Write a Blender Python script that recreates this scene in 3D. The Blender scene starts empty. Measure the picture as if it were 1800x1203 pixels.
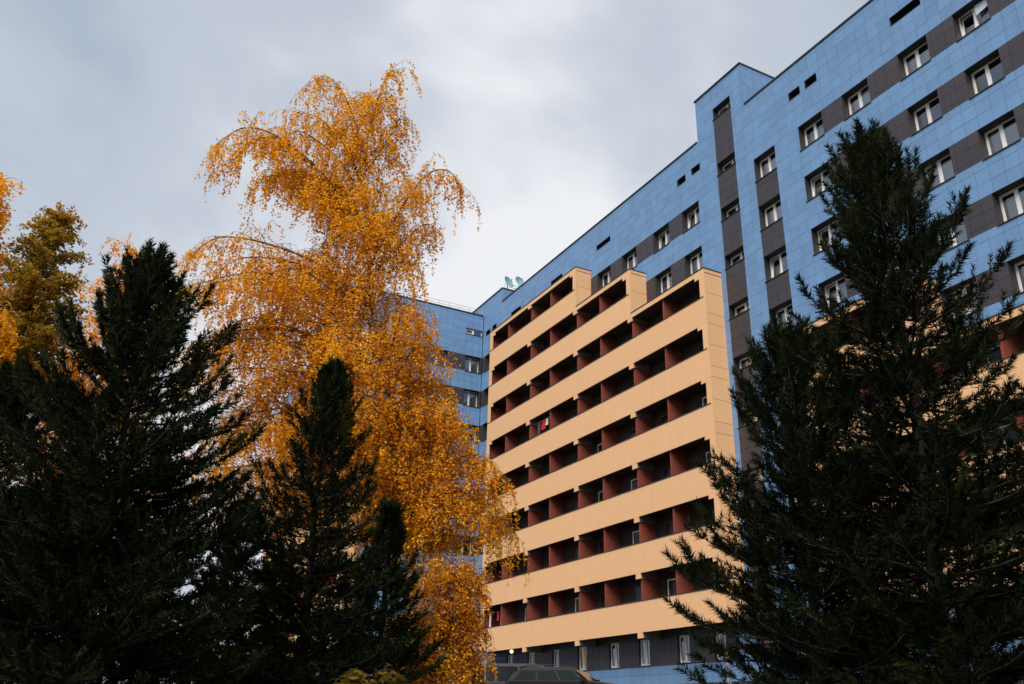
import bpy, math, random
import numpy as np
from mathutils import Matrix, Vector, Euler

random.seed(7)
SC = bpy.context.scene
COL = SC.collection
PI = math.pi

# ------------------------------------------------------------------ camera
ZO = 5.3                                   # height of the lowest balcony rail above the ground at the building
CAM = Vector((31.463, -27.458, -5.965 + ZO))
yaw, pitch, roll = 1.0893, 0.4078, 0.0244
fwd = Vector((-math.sin(yaw) * math.cos(pitch), math.cos(yaw) * math.cos(pitch), math.sin(pitch)))
rgt = Vector((math.cos(yaw), math.sin(yaw), 0))
upv = rgt.cross(fwd)
r2 = rgt * math.cos(roll) + upv * math.sin(roll)
u2 = -rgt * math.sin(roll) + upv * math.cos(roll)
cam = bpy.data.cameras.new("camera")
cam.sensor_width = 36.0
cam.lens = 1566.65 / 1800 * 36
cam.clip_end = 5000
camo = bpy.data.objects.new("camera", cam)
COL.objects.link(camo)
m = Matrix((r2, u2, -fwd)).transposed().to_4x4()
m.translation = CAM
camo.matrix_world = m
SC.camera = camo
FW = Vector((-math.sin(yaw), math.cos(yaw), 0))      # level direction the camera faces
RT = Vector((math.cos(yaw), math.sin(yaw), 0))

# ------------------------------------------------------------------ sky and sun
SUN_AZ = math.radians(-47)                 # direction towards the sun in the XY plane (from +X)
SUN_EL = math.radians(46)
world = bpy.data.worlds.new("World")
SC.world = world
world.use_nodes = True
nt = world.node_tree
N, L = nt.nodes, nt.links
N.clear()
out = N.new("ShaderNodeOutputWorld")
bg = N.new("ShaderNodeBackground")
sky = N.new("ShaderNodeTexSky")
sky.sky_type = 'NISHITA'
sky.sun_disc = False
sky.sun_elevation = SUN_EL
sky.sun_rotation = PI / 2 - SUN_AZ
sky.air_density = 1.5
sky.dust_density = 2.0
skm = N.new("ShaderNodeMix"); skm.data_type = 'RGBA'; skm.blend_type = 'MULTIPLY'
skm.inputs[0].default_value = 1.0
skm.inputs[7].default_value = (0.6, 0.6, 0.6, 1)
L.new(sky.outputs[0], skm.inputs[6])
tc = N.new("ShaderNodeTexCoord")
mp = N.new("ShaderNodeMapping")
mp.inputs['Scale'].default_value = (1.0, 1.0, 1.5)
mp.inputs['Location'].default_value = (4.629, -15.804, 10.323)
L.new(tc.outputs['Generated'], mp.inputs[0])
n1 = N.new("ShaderNodeTexNoise")
n1.inputs['Scale'].default_value = 1.35
n1.inputs['Detail'].default_value = 5.0
n1.inputs['Roughness'].default_value = 0.5
n1.inputs['Distortion'].default_value = 0.25
L.new(mp.outputs[0], n1.inputs['Vector'])
rp = N.new("ShaderNodeValToRGB")
rp.color_ramp.interpolation = 'EASE'
e = rp.color_ramp.elements
e[0].position = 0.36; e[0].color = (2.55, 3.15, 3.95, 1)
e[1].position = 0.61; e[1].color = (6.3, 6.35, 6.55, 1)
x = e.new(0.50); x.color = (3.9, 4.25, 4.85, 1)
L.new(n1.outputs[0], rp.inputs[0])
mx = N.new("ShaderNodeMix"); mx.data_type = 'RGBA'
mx.inputs[0].default_value = 0.90
L.new(skm.outputs[2], mx.inputs[6])
L.new(rp.outputs[0], mx.inputs[7])
L.new(mx.outputs[2], bg.inputs[0])
bg.inputs[1].default_value = 0.05
L.new(bg.outputs[0], out.inputs[0])

sl = bpy.data.lights.new("sun", 'SUN')
sl.energy = 1.5
sl.angle = math.radians(38)
sl.color = (1.0, 0.90, 0.78)
so = bpy.data.objects.new("sun", sl)
COL.objects.link(so)
sd = Vector((math.cos(SUN_AZ) * math.cos(SUN_EL), math.sin(SUN_AZ) * math.cos(SUN_EL), math.sin(SUN_EL)))
so.rotation_euler = sd.to_track_quat('Z', 'Y').to_euler()
so.location = (0, 0, 60)

SC.view_settings.view_transform = 'Standard'
SC.view_settings.look = 'None'
SC.view_settings.exposure = 1.58
SC.view_settings.gamma = 1.0
SC.view_settings.use_curve_mapping = False
SC.render.engine = 'CYCLES'
SC.cycles.max_bounces = 6
SC.cycles.transparent_max_bounces = 10

# ------------------------------------------------------------------ materials
def new_mat(name):
    mt = bpy.data.materials.new(name)
    mt.use_nodes = True
    return mt, mt.node_tree.nodes, mt.node_tree.links, mt.node_tree.nodes['Principled BSDF']

def plain(name, col, rough=0.6, metal=0.0, spec=0.5, noise=0.0, nscale=3.0, bump=0.0):
    mt, n, l, b = new_mat(name)
    b.inputs['Base Color'].default_value = (*col, 1)
    b.inputs['Roughness'].default_value = rough
    b.inputs['Metallic'].default_value = metal
    b.inputs['Specular IOR Level'].default_value = spec
    if noise or bump:
        t = n.new("ShaderNodeTexCoord")
        g = n.new("ShaderNodeTexNoise")
        g.inputs['Scale'].default_value = nscale
        g.inputs['Detail'].default_value = 6
        g.inputs['Roughness'].default_value = 0.6
        l.new(t.outputs['Object'], g.inputs['Vector'])
        if noise:
            r = n.new("ShaderNodeMapRange")
            r.inputs[3].default_value = 1 - noise
            r.inputs[4].default_value = 1 + noise
            l.new(g.outputs[0], r.inputs[0])
            v = n.new("ShaderNodeMix"); v.data_type = 'RGBA'; v.blend_type = 'MULTIPLY'
            v.inputs[0].default_value = 1
            v.inputs[6].default_value = (*col, 1)
            l.new(r.outputs[0], v.inputs[7])
            l.new(v.outputs[2], b.inputs['Base Color'])
        if bump:
            p = n.new("ShaderNodeBump")
            p.inputs['Strength'].default_value = bump
            p.inputs['Distance'].default_value = 0.02
            l.new(g.outputs[0], p.inputs['Height'])
            l.new(p.outputs[0], b.inputs['Normal'])
    return mt

def panel_mat(name, col, rough, var, spec=0.5, dirt=1.0):
    """cladding panels: every panel a slightly different batch, faint dirt"""
    mt, n, l, b = new_mat(name)
    at = n.new("ShaderNodeAttribute"); at.attribute_name = "tone"
    oi = n.new("ShaderNodeObjectInfo")
    ad = n.new("ShaderNodeMath"); ad.operation = 'ADD'
    l.new(at.outputs['Fac'], ad.inputs[0]); l.new(oi.outputs['Random'], ad.inputs[1])
    fr = n.new("ShaderNodeMath"); fr.operation = 'FRACT'
    l.new(ad.outputs[0], fr.inputs[0])
    r = n.new("ShaderNodeMapRange"); r.inputs[3].default_value = 1 - var; r.inputs[4].default_value = 1 + var
    l.new(fr.outputs[0], r.inputs[0])
    ge = n.new("ShaderNodeNewGeometry")
    mp_ = n.new("ShaderNodeMapping"); mp_.inputs['Scale'].default_value = (1.3, 1.3, 0.22)
    l.new(ge.outputs['Position'], mp_.inputs[0])
    g = n.new("ShaderNodeTexNoise"); g.inputs['Scale'].default_value = 2.2; g.inputs['Detail'].default_value = 7
    g.inputs['Roughness'].default_value = 0.6
    l.new(mp_.outputs[0], g.inputs['Vector'])
    r2_ = n.new("ShaderNodeMapRange"); r2_.inputs[1].default_value = 0.3; r2_.inputs[2].default_value = 0.75
    r2_.inputs[3].default_value = 1 + .05 * dirt; r2_.inputs[4].default_value = 1 - .08 * dirt
    l.new(g.outputs[0], r2_.inputs[0])
    mu = n.new("ShaderNodeMath"); mu.operation = 'MULTIPLY'
    l.new(r.outputs[0], mu.inputs[0]); l.new(r2_.outputs[0], mu.inputs[1])
    v = n.new("ShaderNodeMix"); v.data_type = 'RGBA'; v.blend_type = 'MULTIPLY'; v.inputs[0].default_value = 1
    v.inputs[6].default_value = (*col, 1)
    l.new(mu.outputs[0], v.inputs[7])
    l.new(v.outputs[2], b.inputs['Base Color'])
    rr = n.new("ShaderNodeMapRange"); rr.inputs[3].default_value = rough - 0.06; rr.inputs[4].default_value = rough + 0.1
    l.new(g.outputs[0], rr.inputs[0]); l.new(rr.outputs[0], b.inputs['Roughness'])
    b.inputs['Specular IOR Level'].default_value = spec
    return mt

def leaf_mat(name, cols, trans=0.35, rough=0.6, spec=0.15):
    mt, n, l, b = new_mat(name)
    at = n.new("ShaderNodeAttribute"); at.attribute_name = "tone"
    rp_ = n.new("ShaderNodeValToRGB")
    el = rp_.color_ramp.elements
    el[0].position = 0; el[0].color = (*cols[0], 1)
    el[1].position = 1; el[1].color = (*cols[-1], 1)
    for i, c in enumerate(cols[1:-1]):
        q = el.new((i + 1) / (len(cols) - 1)); q.color = (*c, 1)
    l.new(at.outputs['Fac'], rp_.inputs[0])
    l.new(rp_.outputs[0], b.inputs['Base Color'])
    b.inputs['Roughness'].default_value = rough
    b.inputs['Specular IOR Level'].default_value = spec
    if trans > 0:
        tr = n.new("ShaderNodeBsdfTranslucent")
        l.new(rp_.outputs[0], tr.inputs[0])
        ms = n.new("ShaderNodeMixShader"); ms.inputs[0].default_value = trans
        l.new(b.outputs[0], ms.inputs[1]); l.new(tr.outputs[0], ms.inputs[2])
        l.new(ms.outputs[0], n['Material Output'].inputs[0])
    return mt

def glass_mat():
    mt, n, l, b = new_mat("window_glass")
    n.remove(b)
    tr = n.new("ShaderNodeBsdfTransparent"); tr.inputs[0].default_value = (0.82, 0.84, 0.84, 1)
    gl = n.new("ShaderNodeBsdfGlossy"); gl.inputs['Roughness'].default_value = 0.03
    gl.inputs[0].default_value = (0.95, 0.95, 0.97, 1)
    fr = n.new("ShaderNodeFresnel"); fr.inputs[0].default_value = 1.6
    ma = n.new("ShaderNodeMath"); ma.operation = 'MULTIPLY_ADD'; ma.inputs[1].default_value = 2.8; ma.inputs[2].default_value = 0.06
    l.new(fr.outputs[0], ma.inputs[0])
    ms = n.new("ShaderNodeMixShader")
    l.new(ma.outputs[0], ms.inputs[0]); l.new(tr.outputs[0], ms.inputs[1]); l.new(gl.outputs[0], ms.inputs[2])
    l.new(ms.outputs[0], n['Material Output'].inputs[0])
    return mt

def brick_mat():
    mt, n, l, b = new_mat("red_brick")
    ge = n.new("ShaderNodeNewGeometry")
    sx = n.new("ShaderNodeSeparateXYZ"); l.new(ge.outputs['Position'], sx.inputs[0])
    ad = n.new("ShaderNodeMath"); ad.operation = 'ADD'
    l.new(sx.outputs[0], ad.inputs[0]); l.new(sx.outputs[1], ad.inputs[1])
    cb = n.new("ShaderNodeCombineXYZ")
    l.new(ad.outputs[0], cb.inputs[0]); l.new(sx.outputs[2], cb.inputs[1])
    br = n.new("ShaderNodeTexBrick")
    br.inputs['Scale'].default_value = 1.0
    br.inputs['Brick Width'].default_value = 0.26
    br.inputs['Row Height'].default_value = 0.077
    br.inputs['Mortar Size'].default_value = 0.006
    br.inputs['Color1'].default_value = (0.20, 0.032, 0.019, 1)
    br.inputs['Color2'].default_value = (0.25, 0.046, 0.026, 1)
    br.inputs['Mortar'].default_value = (0.11, 0.05, 0.04, 1)
    l.new(cb.outputs[0], br.inputs['Vector'])
    l.new(br.outputs[0], b.inputs['Base Color'])
    b.inputs['Roughness'].default_value = 0.85
    p = n.new("ShaderNodeBump"); p.inputs['Strength'].default_value = 0.5; p.inputs['Distance'].default_value = 0.01
    p.invert = True
    l.new(br.outputs['Fac'], p.inputs['Height']); l.new(p.outputs[0], b.inputs['Normal'])
    return mt

def bark_mat(name, c1, c2, sc, stretch):
    mt, n, l, b = new_mat(name)
    t = n.new("ShaderNodeTexCoord")
    mp_ = n.new("ShaderNodeMapping"); mp_.inputs['Scale'].default_value = stretch
    l.new(t.outputs['Object'], mp_.inputs[0])
    g = n.new("ShaderNodeTexNoise"); g.inputs['Scale'].default_value = sc; g.inputs['Detail'].default_value = 6
    l.new(mp_.outputs[0], g.inputs['Vector'])
    r = n.new("ShaderNodeValToRGB")
    r.color_ramp.elements[0].position = 0.42; r.color_ramp.elements[0].color = (*c1, 1)
    r.color_ramp.elements[1].position = 0.58; r.color_ramp.elements[1].color = (*c2, 1)
    l.new(g.outputs[0], r.inputs[0]); l.new(r.outputs[0], b.inputs['Base Color'])
    p = n.new("ShaderNodeBump"); p.inputs['Strength'].default_value = 0.6; p.inputs['Distance'].default_value = 0.02
    l.new(g.outputs[0], p.inputs['Height']); l.new(p.outputs[0], b.inputs['Normal'])
    b.inputs['Roughness'].default_value = 0.9
    return mt

M = dict(
    blue=panel_mat("blue_cladding", (0.125, 0.245, 0.45), 0.42, 0.08),
    dark=panel_mat("dark_cladding", (0.038, 0.033, 0.042), 0.45, 0.07),
    cream=panel_mat("cream_cladding", (0.68, 0.415, 0.226), 0.6, 0.02, 0.3, 0.6),
    backing=plain("wall_backing", (0.035, 0.04, 0.05), 0.9),
    trim=plain("dark_metal_trim", (0.022, 0.022, 0.026), 0.45),
    reveal=plain("window_reveal_metal", (0.022, 0.020, 0.024), 0.6),
    white=plain("white_plastic", (0.72, 0.72, 0.74), 0.4, noise=0.05),
    curtain=plain("pale_curtain", (0.72, 0.69, 0.76), 0.9, noise=0.12, nscale=9),
    cream_reflection=plain("painted_cream_reflection", (0.42, 0.24, 0.11), 0.9, noise=0.1),  # reflection of the cream wall in the stair windows, painted as a sheet
    silver=plain("silver_foil", (0.75, 0.82, 0.85), 0.25, 0.7, bump=1.0, nscale=14),
    glass=glass_mat(),
    brick=brick_mat(),
    concrete=plain("grey_concrete", (0.15, 0.135, 0.13), 0.9, noise=0.2),
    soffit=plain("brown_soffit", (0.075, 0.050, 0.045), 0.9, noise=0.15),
    inner=plain("loggia_back_painted_shade", (0.032, 0.022, 0.020), 0.9, noise=0.15),  # shade of the loggia recess is put into this wall colour
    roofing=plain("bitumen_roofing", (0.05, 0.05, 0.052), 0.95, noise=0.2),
    grass=plain("autumn_lawn", (0.055, 0.06, 0.022), 0.95, noise=0.4, nscale=0.6, bump=0.5),
    asphalt=plain("worn_asphalt", (0.05, 0.05, 0.052), 0.9, noise=0.25, nscale=1.5, bump=0.3),
    birchbark=bark_mat("birch_bark", (0.05, 0.035, 0.03), (0.50, 0.36, 0.28), 3.5, (1, 1, 5)),
    limb=bark_mat("limb_bark", (0.045, 0.028, 0.02), (0.16, 0.10, 0.075), 6, (1, 1, 2)),
    twig=plain("brown_twigs", (0.075, 0.040, 0.028), 0.9),
    pinebark=bark_mat("pine_bark", (0.010, 0.008, 0.007), (0.032, 0.024, 0.02), 9, (2, 2, 0.4)),
    needles=leaf_mat("pine_needles", [(0.003, 0.0055, 0.002), (0.0078, 0.0125, 0.0038), (0.024, 0.033, 0.009)], 0.10, 0.8, 0.06),
    birchleaf=leaf_mat("birch_leaves", [(0.42, 0.13, 0.008), (0.78, 0.33, 0.010), (0.90, 0.45, 0.014), (0.92, 0.56, 0.03)], 0.5),
    larchleaf=leaf_mat("larch_needles", [(0.13, 0.10, 0.012), (0.28, 0.19, 0.02), (0.55, 0.28, 0.02)], 0.45),
    mapleleaf=leaf_mat("maple_leaves", [(0.06, 0.045, 0.007), (0.12, 0.09, 0.009), (0.18, 0.12, 0.01)], 0.35),
    carpaint=plain("dark_car_paint", (0.012, 0.012, 0.014), 0.4, 0.0, 0.25),
    vanpaint=plain("grey_van_paint", (0.045, 0.045, 0.055), 0.35),
    silverpaint=plain("silver_car_paint", (0.30, 0.34, 0.40), 0.3, 0.5),
    carglass=plain("tinted_car_glass", (0.012, 0.017, 0.019), 0.08, 0.0, 0.22),
    roomglass=plain("balcony_door_glass", (0.02, 0.02, 0.022), 0.12, 0.0, 0.25),
    doorbrown=plain("brown_door_frame", (0.045, 0.03, 0.026), 0.6),
    rubber=plain("tyre_rubber", (0.02, 0.02, 0.02), 0.8),
    rim=plain("wheel_alloy", (0.35, 0.35, 0.36), 0.35, 0.8),
    redlamp=plain("red_lamp_lens", (0.35, 0.01, 0.01), 0.2),
    headlamp=plain("head_lamp_lens", (0.6, 0.6, 0.6), 0.1),
    dish=plain("blue_grey_dish", (0.20, 0.40, 0.48), 0.45, 0.1),
    galv=plain("galvanised_steel", (0.45, 0.46, 0.48), 0.45, 0.6),
    redcloth=plain("red_cloth", (0.50, 0.012, 0.015), 0.9, noise=0.2),
    whitecloth=plain("white_cloth", (0.62, 0.58, 0.58), 0.9, noise=0.15),
    darkcloth=plain("dark_cloth", (0.05, 0.055, 0.06), 0.9),
    bluecrate=plain("blue_plastic", (0.03, 0.10, 0.42), 0.4),
    canopy=plain("red_brown_sheet", (0.13, 0.035, 0.03), 0.5, noise=0.2),
)
mt, n_, l_, b_ = new_mat("lit_bulb")
b_.inputs['Base Color'].default_value = (1, 0.7, 0.3, 1)
b_.inputs['Emission Color'].default_value = (1.0, 0.52, 0.16, 1)
b_.inputs['Emission Strength'].default_value = 1.6
M['bulb'] = mt

# ------------------------------------------------------------------ helpers
def link(o, parent=None):
    COL.objects.link(o)
    if parent is not None:
        o.parent = parent
    return o

def tag(o, label, cat, group=None):
    o['label'] = label
    o['category'] = cat
    if group:
        o['group'] = group
    return o

def empty(name, loc=(0, 0, 0), rz=0.0):
    o = bpy.data.objects.new(name, None)
    o.location = loc
    o.rotation_euler = (0, 0, rz)
    o.empty_display_size = 0.3
    return link(o)

class Frame:
    """a wall plane: u runs along it, n points out of it, z up"""
    def __init__(s, o, u, n):
        s.o = Vector(o); s.u = Vector(u); s.n = Vector(n)
    def p(s, u, n, z):
        return s.o + s.u * u + s.n * n + Vector((0, 0, z))

WORLD = Frame((0, 0, 0), (1, 0, 0), (0, 1, 0))
BOXF = ((0, 3, 2, 1), (4, 5, 6, 7), (0, 1, 5, 4), (1, 2, 6, 5), (2, 3, 7, 6), (3, 0, 4, 7))

class MB:
    def __init__(s, frame=WORLD):
        s.v, s.f, s.t, s.fr = [], [], [], frame
    def box(s, u0, u1, n0, n1, z0, z1, tone=0.0):
        b = len(s.v); P = s.fr.p
        s.v += [P(u0, n0, z0), P(u1, n0, z0), P(u1, n1, z0), P(u0, n1, z0),
                P(u0, n0, z1), P(u1, n0, z1), P(u1, n1, z1), P(u0, n1, z1)]
        s.f += [tuple(b + i for i in q) for q in BOXF]
        s.t += [tone] * 6
        return s
    def quad(s, pts, tone=0.0):
        b = len(s.v)
        s.v += [s.fr.p(*p) for p in pts]
        s.f.append(tuple(range(b, b + len(pts))))
        s.t.append(tone)
        return s
    def tube(s, pts, rad, k=6):
        """tapered tube along world points"""
        pts = [Vector(p) for p in pts]
        if not hasattr(rad, '__len__'):
            rad = [rad] * len(pts)
        b = len(s.v)
        for i, p in enumerate(pts):
            d = (pts[min(i + 1, len(pts) - 1)] - pts[max(i - 1, 0)])
            d = d.normalized() if d.length > 1e-9 else Vector((0, 0, 1))
            a = d.orthogonal().normalized(); c = d.cross(a)
            for j in range(k):
                an = 2 * PI * j / k
                s.v.append(p + (a * math.cos(an) + c * math.sin(an)) * rad[i])
        for i in range(len(pts) - 1):
            for j in range(k):
                s.f.append((b + i * k + j, b + i * k + (j + 1) % k, b + (i + 1) * k + (j + 1) % k, b + (i + 1) * k + j))
                s.t.append(0)
        s.f.append(tuple(b + j for j in range(k))[::-1]); s.t.append(0)
        e_ = b + (len(pts) - 1) * k
        s.f.append(tuple(e_ + j for j in range(k))); s.t.append(0)
        return s
    def lathe(s, prof, k=20, mat=None):
        """revolve (r, z) pairs round local z, placed by matrix"""
        b = len(s.v); mat = mat or Matrix()
        for r, z in prof:
            for j in range(k):
                a = 2 * PI * j / k
                s.v.append(mat @ Vector((r * math.cos(a), r * math.sin(a), z)))
        for i in range(len(prof) - 1):
            for j in range(k):
                s.f.append((b + i * k + j, b + i * k + (j + 1) % k, b + (i + 1) * k + (j + 1) % k, b + (i + 1) * k + j))
                s.t.append(0)
        return s
    def build(s, name, mat, parent=None, smooth=False, kind=None):
        me = bpy.data.meshes.new(name)
        me.from_pydata([tuple(v) for v in s.v], [], s.f)
        if any(s.t):
            at = me.attributes.new("tone", 'FLOAT', 'FACE')
            at.data.foreach_set("value", s.t)
        if smooth:
            me.polygons.foreach_set("use_smooth", [True] * len(me.polygons))
        me.materials.append(M[mat] if isinstance(mat, str) else mat)
        o = bpy.data.objects.new(name, me)
        if kind:
            o['kind'] = kind
        return link(o, parent)

def np_mesh(name, verts, nper, mat, parent, tone=None, kind=None):
    """verts (F*nper,3): one polygon for each run of nper vertices"""
    V = verts.reshape(-1, 3).astype(np.float32)
    nf = len(V) // nper
    me = bpy.data.meshes.new(name)
    me.vertices.add(len(V)); me.vertices.foreach_set("co", V.ravel())
    me.loops.add(len(V)); me.loops.foreach_set("vertex_index", np.arange(len(V), dtype=np.int32))
    me.polygons.add(nf)
    me.polygons.foreach_set("loop_start", np.arange(0, len(V), nper, dtype=np.int32))
    me.polygons.foreach_set("loop_total", np.full(nf, nper, dtype=np.int32))
    me.update(calc_edges=True)
    if tone is not None:
        at = me.attributes.new("tone", 'FLOAT', 'FACE')
        at.data.foreach_set("value", tone.astype(np.float32))
    me.materials.append(M[mat])
    o = bpy.data.objects.new(name, me)
    if kind:
        o['kind'] = kind
    return link(o, parent)

# ------------------------------------------------------------------ ground
def ground_z(x, y):
    t = (x - CAM.x) * FW.x + (y - CAM.y) * FW.y
    s = min(max((t - 6) / 36.0, 0), 1)
    return -2.2 + 2.2 * s * s * (3 - 2 * s)

def make_ground():
    xs = sorted(set([-900, -500, -260, -140] + list(range(-80, 81, 4)) + [140, 260, 500, 900]))
    ys = sorted(set([-900, -500, -260, -140] + list(range(-80, 81, 4)) + [140, 260, 500, 900]))
    v = [(x, y, ground_z(x, y)) for y in ys for x in xs]
    w = len(xs)
    f = [(j * w + i, j * w + i + 1, (j + 1) * w + i + 1, (j + 1) * w + i) for j in range(len(ys) - 1) for i in range(w - 1)]
    me = bpy.data.meshes.new("ground"); me.from_pydata(v, [], f); me.materials.append(M['grass'])
    me.polygons.foreach_set("use_smooth", [True] * len(f))
    o = link(bpy.data.objects.new("ground", me)); o['kind'] = 'structure'
    # drive in front of the building
    pts = []
    f = []
    xs2 = [-70 + 4 * i for i in range(30)]
    for i, x in enumerate(xs2):
        for y in (-14.0, -10.5, -7.0, -3.5):
            yy = y - (9 if x < -26 else 0)
            pts.append((x, yy, ground_z(x, yy) + 0.035))
    for i in range(len(xs2) - 1):
        for j in range(3):
            a = i * 4 + j
            f.append((a, a + 4, a + 5, a + 1))
    me = bpy.data.meshes.new("road"); me.from_pydata(pts, [], f); me.materials.append(M['asphalt'])
    o = link(bpy.data.objects.new("road", me)); o['kind'] = 'structure'
make_ground()

# ------------------------------------------------------------------ the building
BLD = empty("apartment_building")
tag(BLD, "blue, grey and cream panel clad apartment block with rows of brick balconies", "building")
rng = random.Random(3)
FD = 1.17                                   # main wall lies this far behind the balcony fronts
MAIN = Frame((0, FD, ZO), (1, 0, 0), (0, -1, 0))
WX = -28.4
WING = Frame((WX, 0, ZO), (0, 1, 0), (1, 0, 0))
LY = -7.6
LEFT = Frame((0, LY, ZO), (1, 0, 0), (0, -1, 0))
ROOF = 24.88
PZ, PX = 0.572, 0.586                       # cladding grid
GAP = 0.011

def window(fr, u0, u1, z0, z1, two=True, tilt=False, cover='curtain', name="window", depth=0.40, sill=True, split=0.47):
    fw = 0.065
    w = MB(fr)
    n0, n1 = -depth - 0.05, -depth
    w.box(u0 + .012, u0 + fw, n0, n1, z0 + .012, z1 - .012); w.box(u1 - fw, u1 - .012, n0, n1, z0 + .012, z1 - .012)
    w.box(u0 + fw, u1 - fw, n0, n1, z0 + .012, z0 + fw); w.box(u0 + fw, u1 - fw, n0, n1, z1 - fw, z1 - .012)
    parts = [(u0 + fw, u1 - fw)]
    if two:
        um = u0 + (u1 - u0) * split
        w.box(um - 0.055, um + 0.055, n0, n1 + 0.012, z0 + fw, z1 - fw)
        parts = [(u0 + fw, um - 0.055), (um + 0.055, u1 - fw)]
    o = w.build(name, 'white', BLD)
    for i, (a, b) in enumerate(parts):
        if tilt and i == 0:                 # sash tipped inwards at the top... seen from below as a leaning frame
            s = MB(fr)
            d = 0.16
            def leaf(ua, ub, za, zb, nn, th=0.03):
                h = (z1 - z0)
                f0 = lambda z: nn - d * (z - z0) / h
                c = []
                for n_off in (0, -th):
                    c += [(ua, f0(za) + n_off, za), (ub, f0(za) + n_off, za), (ub, f0(zb) + n_off, zb), (ua, f0(zb) + n_off, zb)]
                bb = len(s.v); s.v += [fr.p(*q) for q in c]
                s.f += [tuple(bb + k for k in q) for q in BOXF]; s.t += [0] * 6
            leaf(a, a + .06, z0 + fw, z1 - fw, n1 + .03); leaf(b - .06, b, z0 + fw, z1 - fw, n1 + .03)
            leaf(a + .06, b - .06, z0 + fw, z0 + fw + .06, n1 + .03); leaf(a + .06, b - .06, z1 - fw - .06, z1 - fw, n1 + .03)
            so_ = s.build("sash", 'white', o)
            h = z1 - z0
            f0 = lambda z: n1 + .01 - d * (z - z0) / h
            za, zb = z0 + fw + .06, z1 - fw - .06
            MB(fr).quad([(a + .06, f0(za), za), (b - .06, f0(za), za), (b - .06, f0(zb), zb), (a + .06, f0(zb), zb)]).build("pane", 'glass', o)
        else:
            if i == 0 and two:              # opening sash frame inside the fixed frame
                s = MB(fr)
                s.box(a, a + .045, n1 - .03, n1 + .01, z0 + fw, z1 - fw); s.box(b - .045, b, n1 - .03, n1 + .01, z0 + fw, z1 - fw)
                s.box(a + .045, b - .045, n1 - .03, n1 + .01, z0 + fw, z0 + fw + .05); s.box(a + .045, b - .045, n1 - .03, n1 + .01, z1 - fw - .05, z1 - fw)
                s.build("sash", 'white', o)
            MB(fr).quad([(a, n1 - .02, z0 + fw), (b, n1 - .02, z0 + fw), (b, n1 - .02, z1 - fw), (a, n1 - .02, z1 - fw)]).build("pane", 'glass', o)
        if cover and not (tilt and i == 0 and rng.random() < .5):
            top = z1 - rng.choice([.17, .2, .23, .3]) if rng.random() < .85 else z0 + (z1 - z0) * rng.uniform(.45, .7)  # dark gap left above the cloth stands in for the soffit's shadow
            c = MB(fr)                      # folds of the curtain; stair windows get the painted reflection sheet
            k = 8
            nn = -depth - .30 if tilt else -depth - .11
            for j in range(k):
                ua, ub = a - .03 + (b - a + .06) * j / k, a - .03 + (b - a + .06) * (j + 1) / k
                da, db = .02 * (j % 2), .02 * ((j + 1) % 2)
                c.quad([(ua, nn - da, z0 + .02), (ub, nn - db, z0 + .02), (ub, nn - db, top), (ua, nn - da, top)])
            c.build("curtain", cover, o)
    rv = MB(fr)
    t = .012
    rv.box(u0, u0 + t, -depth - .06, -.018, z0, z1); rv.box(u1 - t, u1, -depth - .06, -.018, z0, z1)
    rv.box(u0 + t, u1 - t, -depth - .06, -.018, z1 - t, z1); rv.box(u0 + t, u1 - t, -depth - .06, -.018, z0, z0 + t)
    rv.build("reveal", 'reveal', o)
    if sill:
        MB(fr).box(u0 - .03, u1 + .03, -depth, .045, z0 - .035, z0 - .001).build("sill", 'trim', o)
    return o

def vent(fr, u0, u1, z0, z1):
    v = MB(fr)
    v.box(u0, u1, -.5, -.48, z0, z1)
    t = .02
    v.box(u0, u0 + t, -.48, .008, z0, z1); v.box(u1 - t, u1, -.48, .008, z0, z1)
    v.box(u0 + t, u1 - t, -.48, .008, z1 - t, z1); v.box(u0 + t, u1 - t, -.48, .012, z0, z0 + t)
    return v.build("attic_vent", 'trim', BLD)

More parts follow.
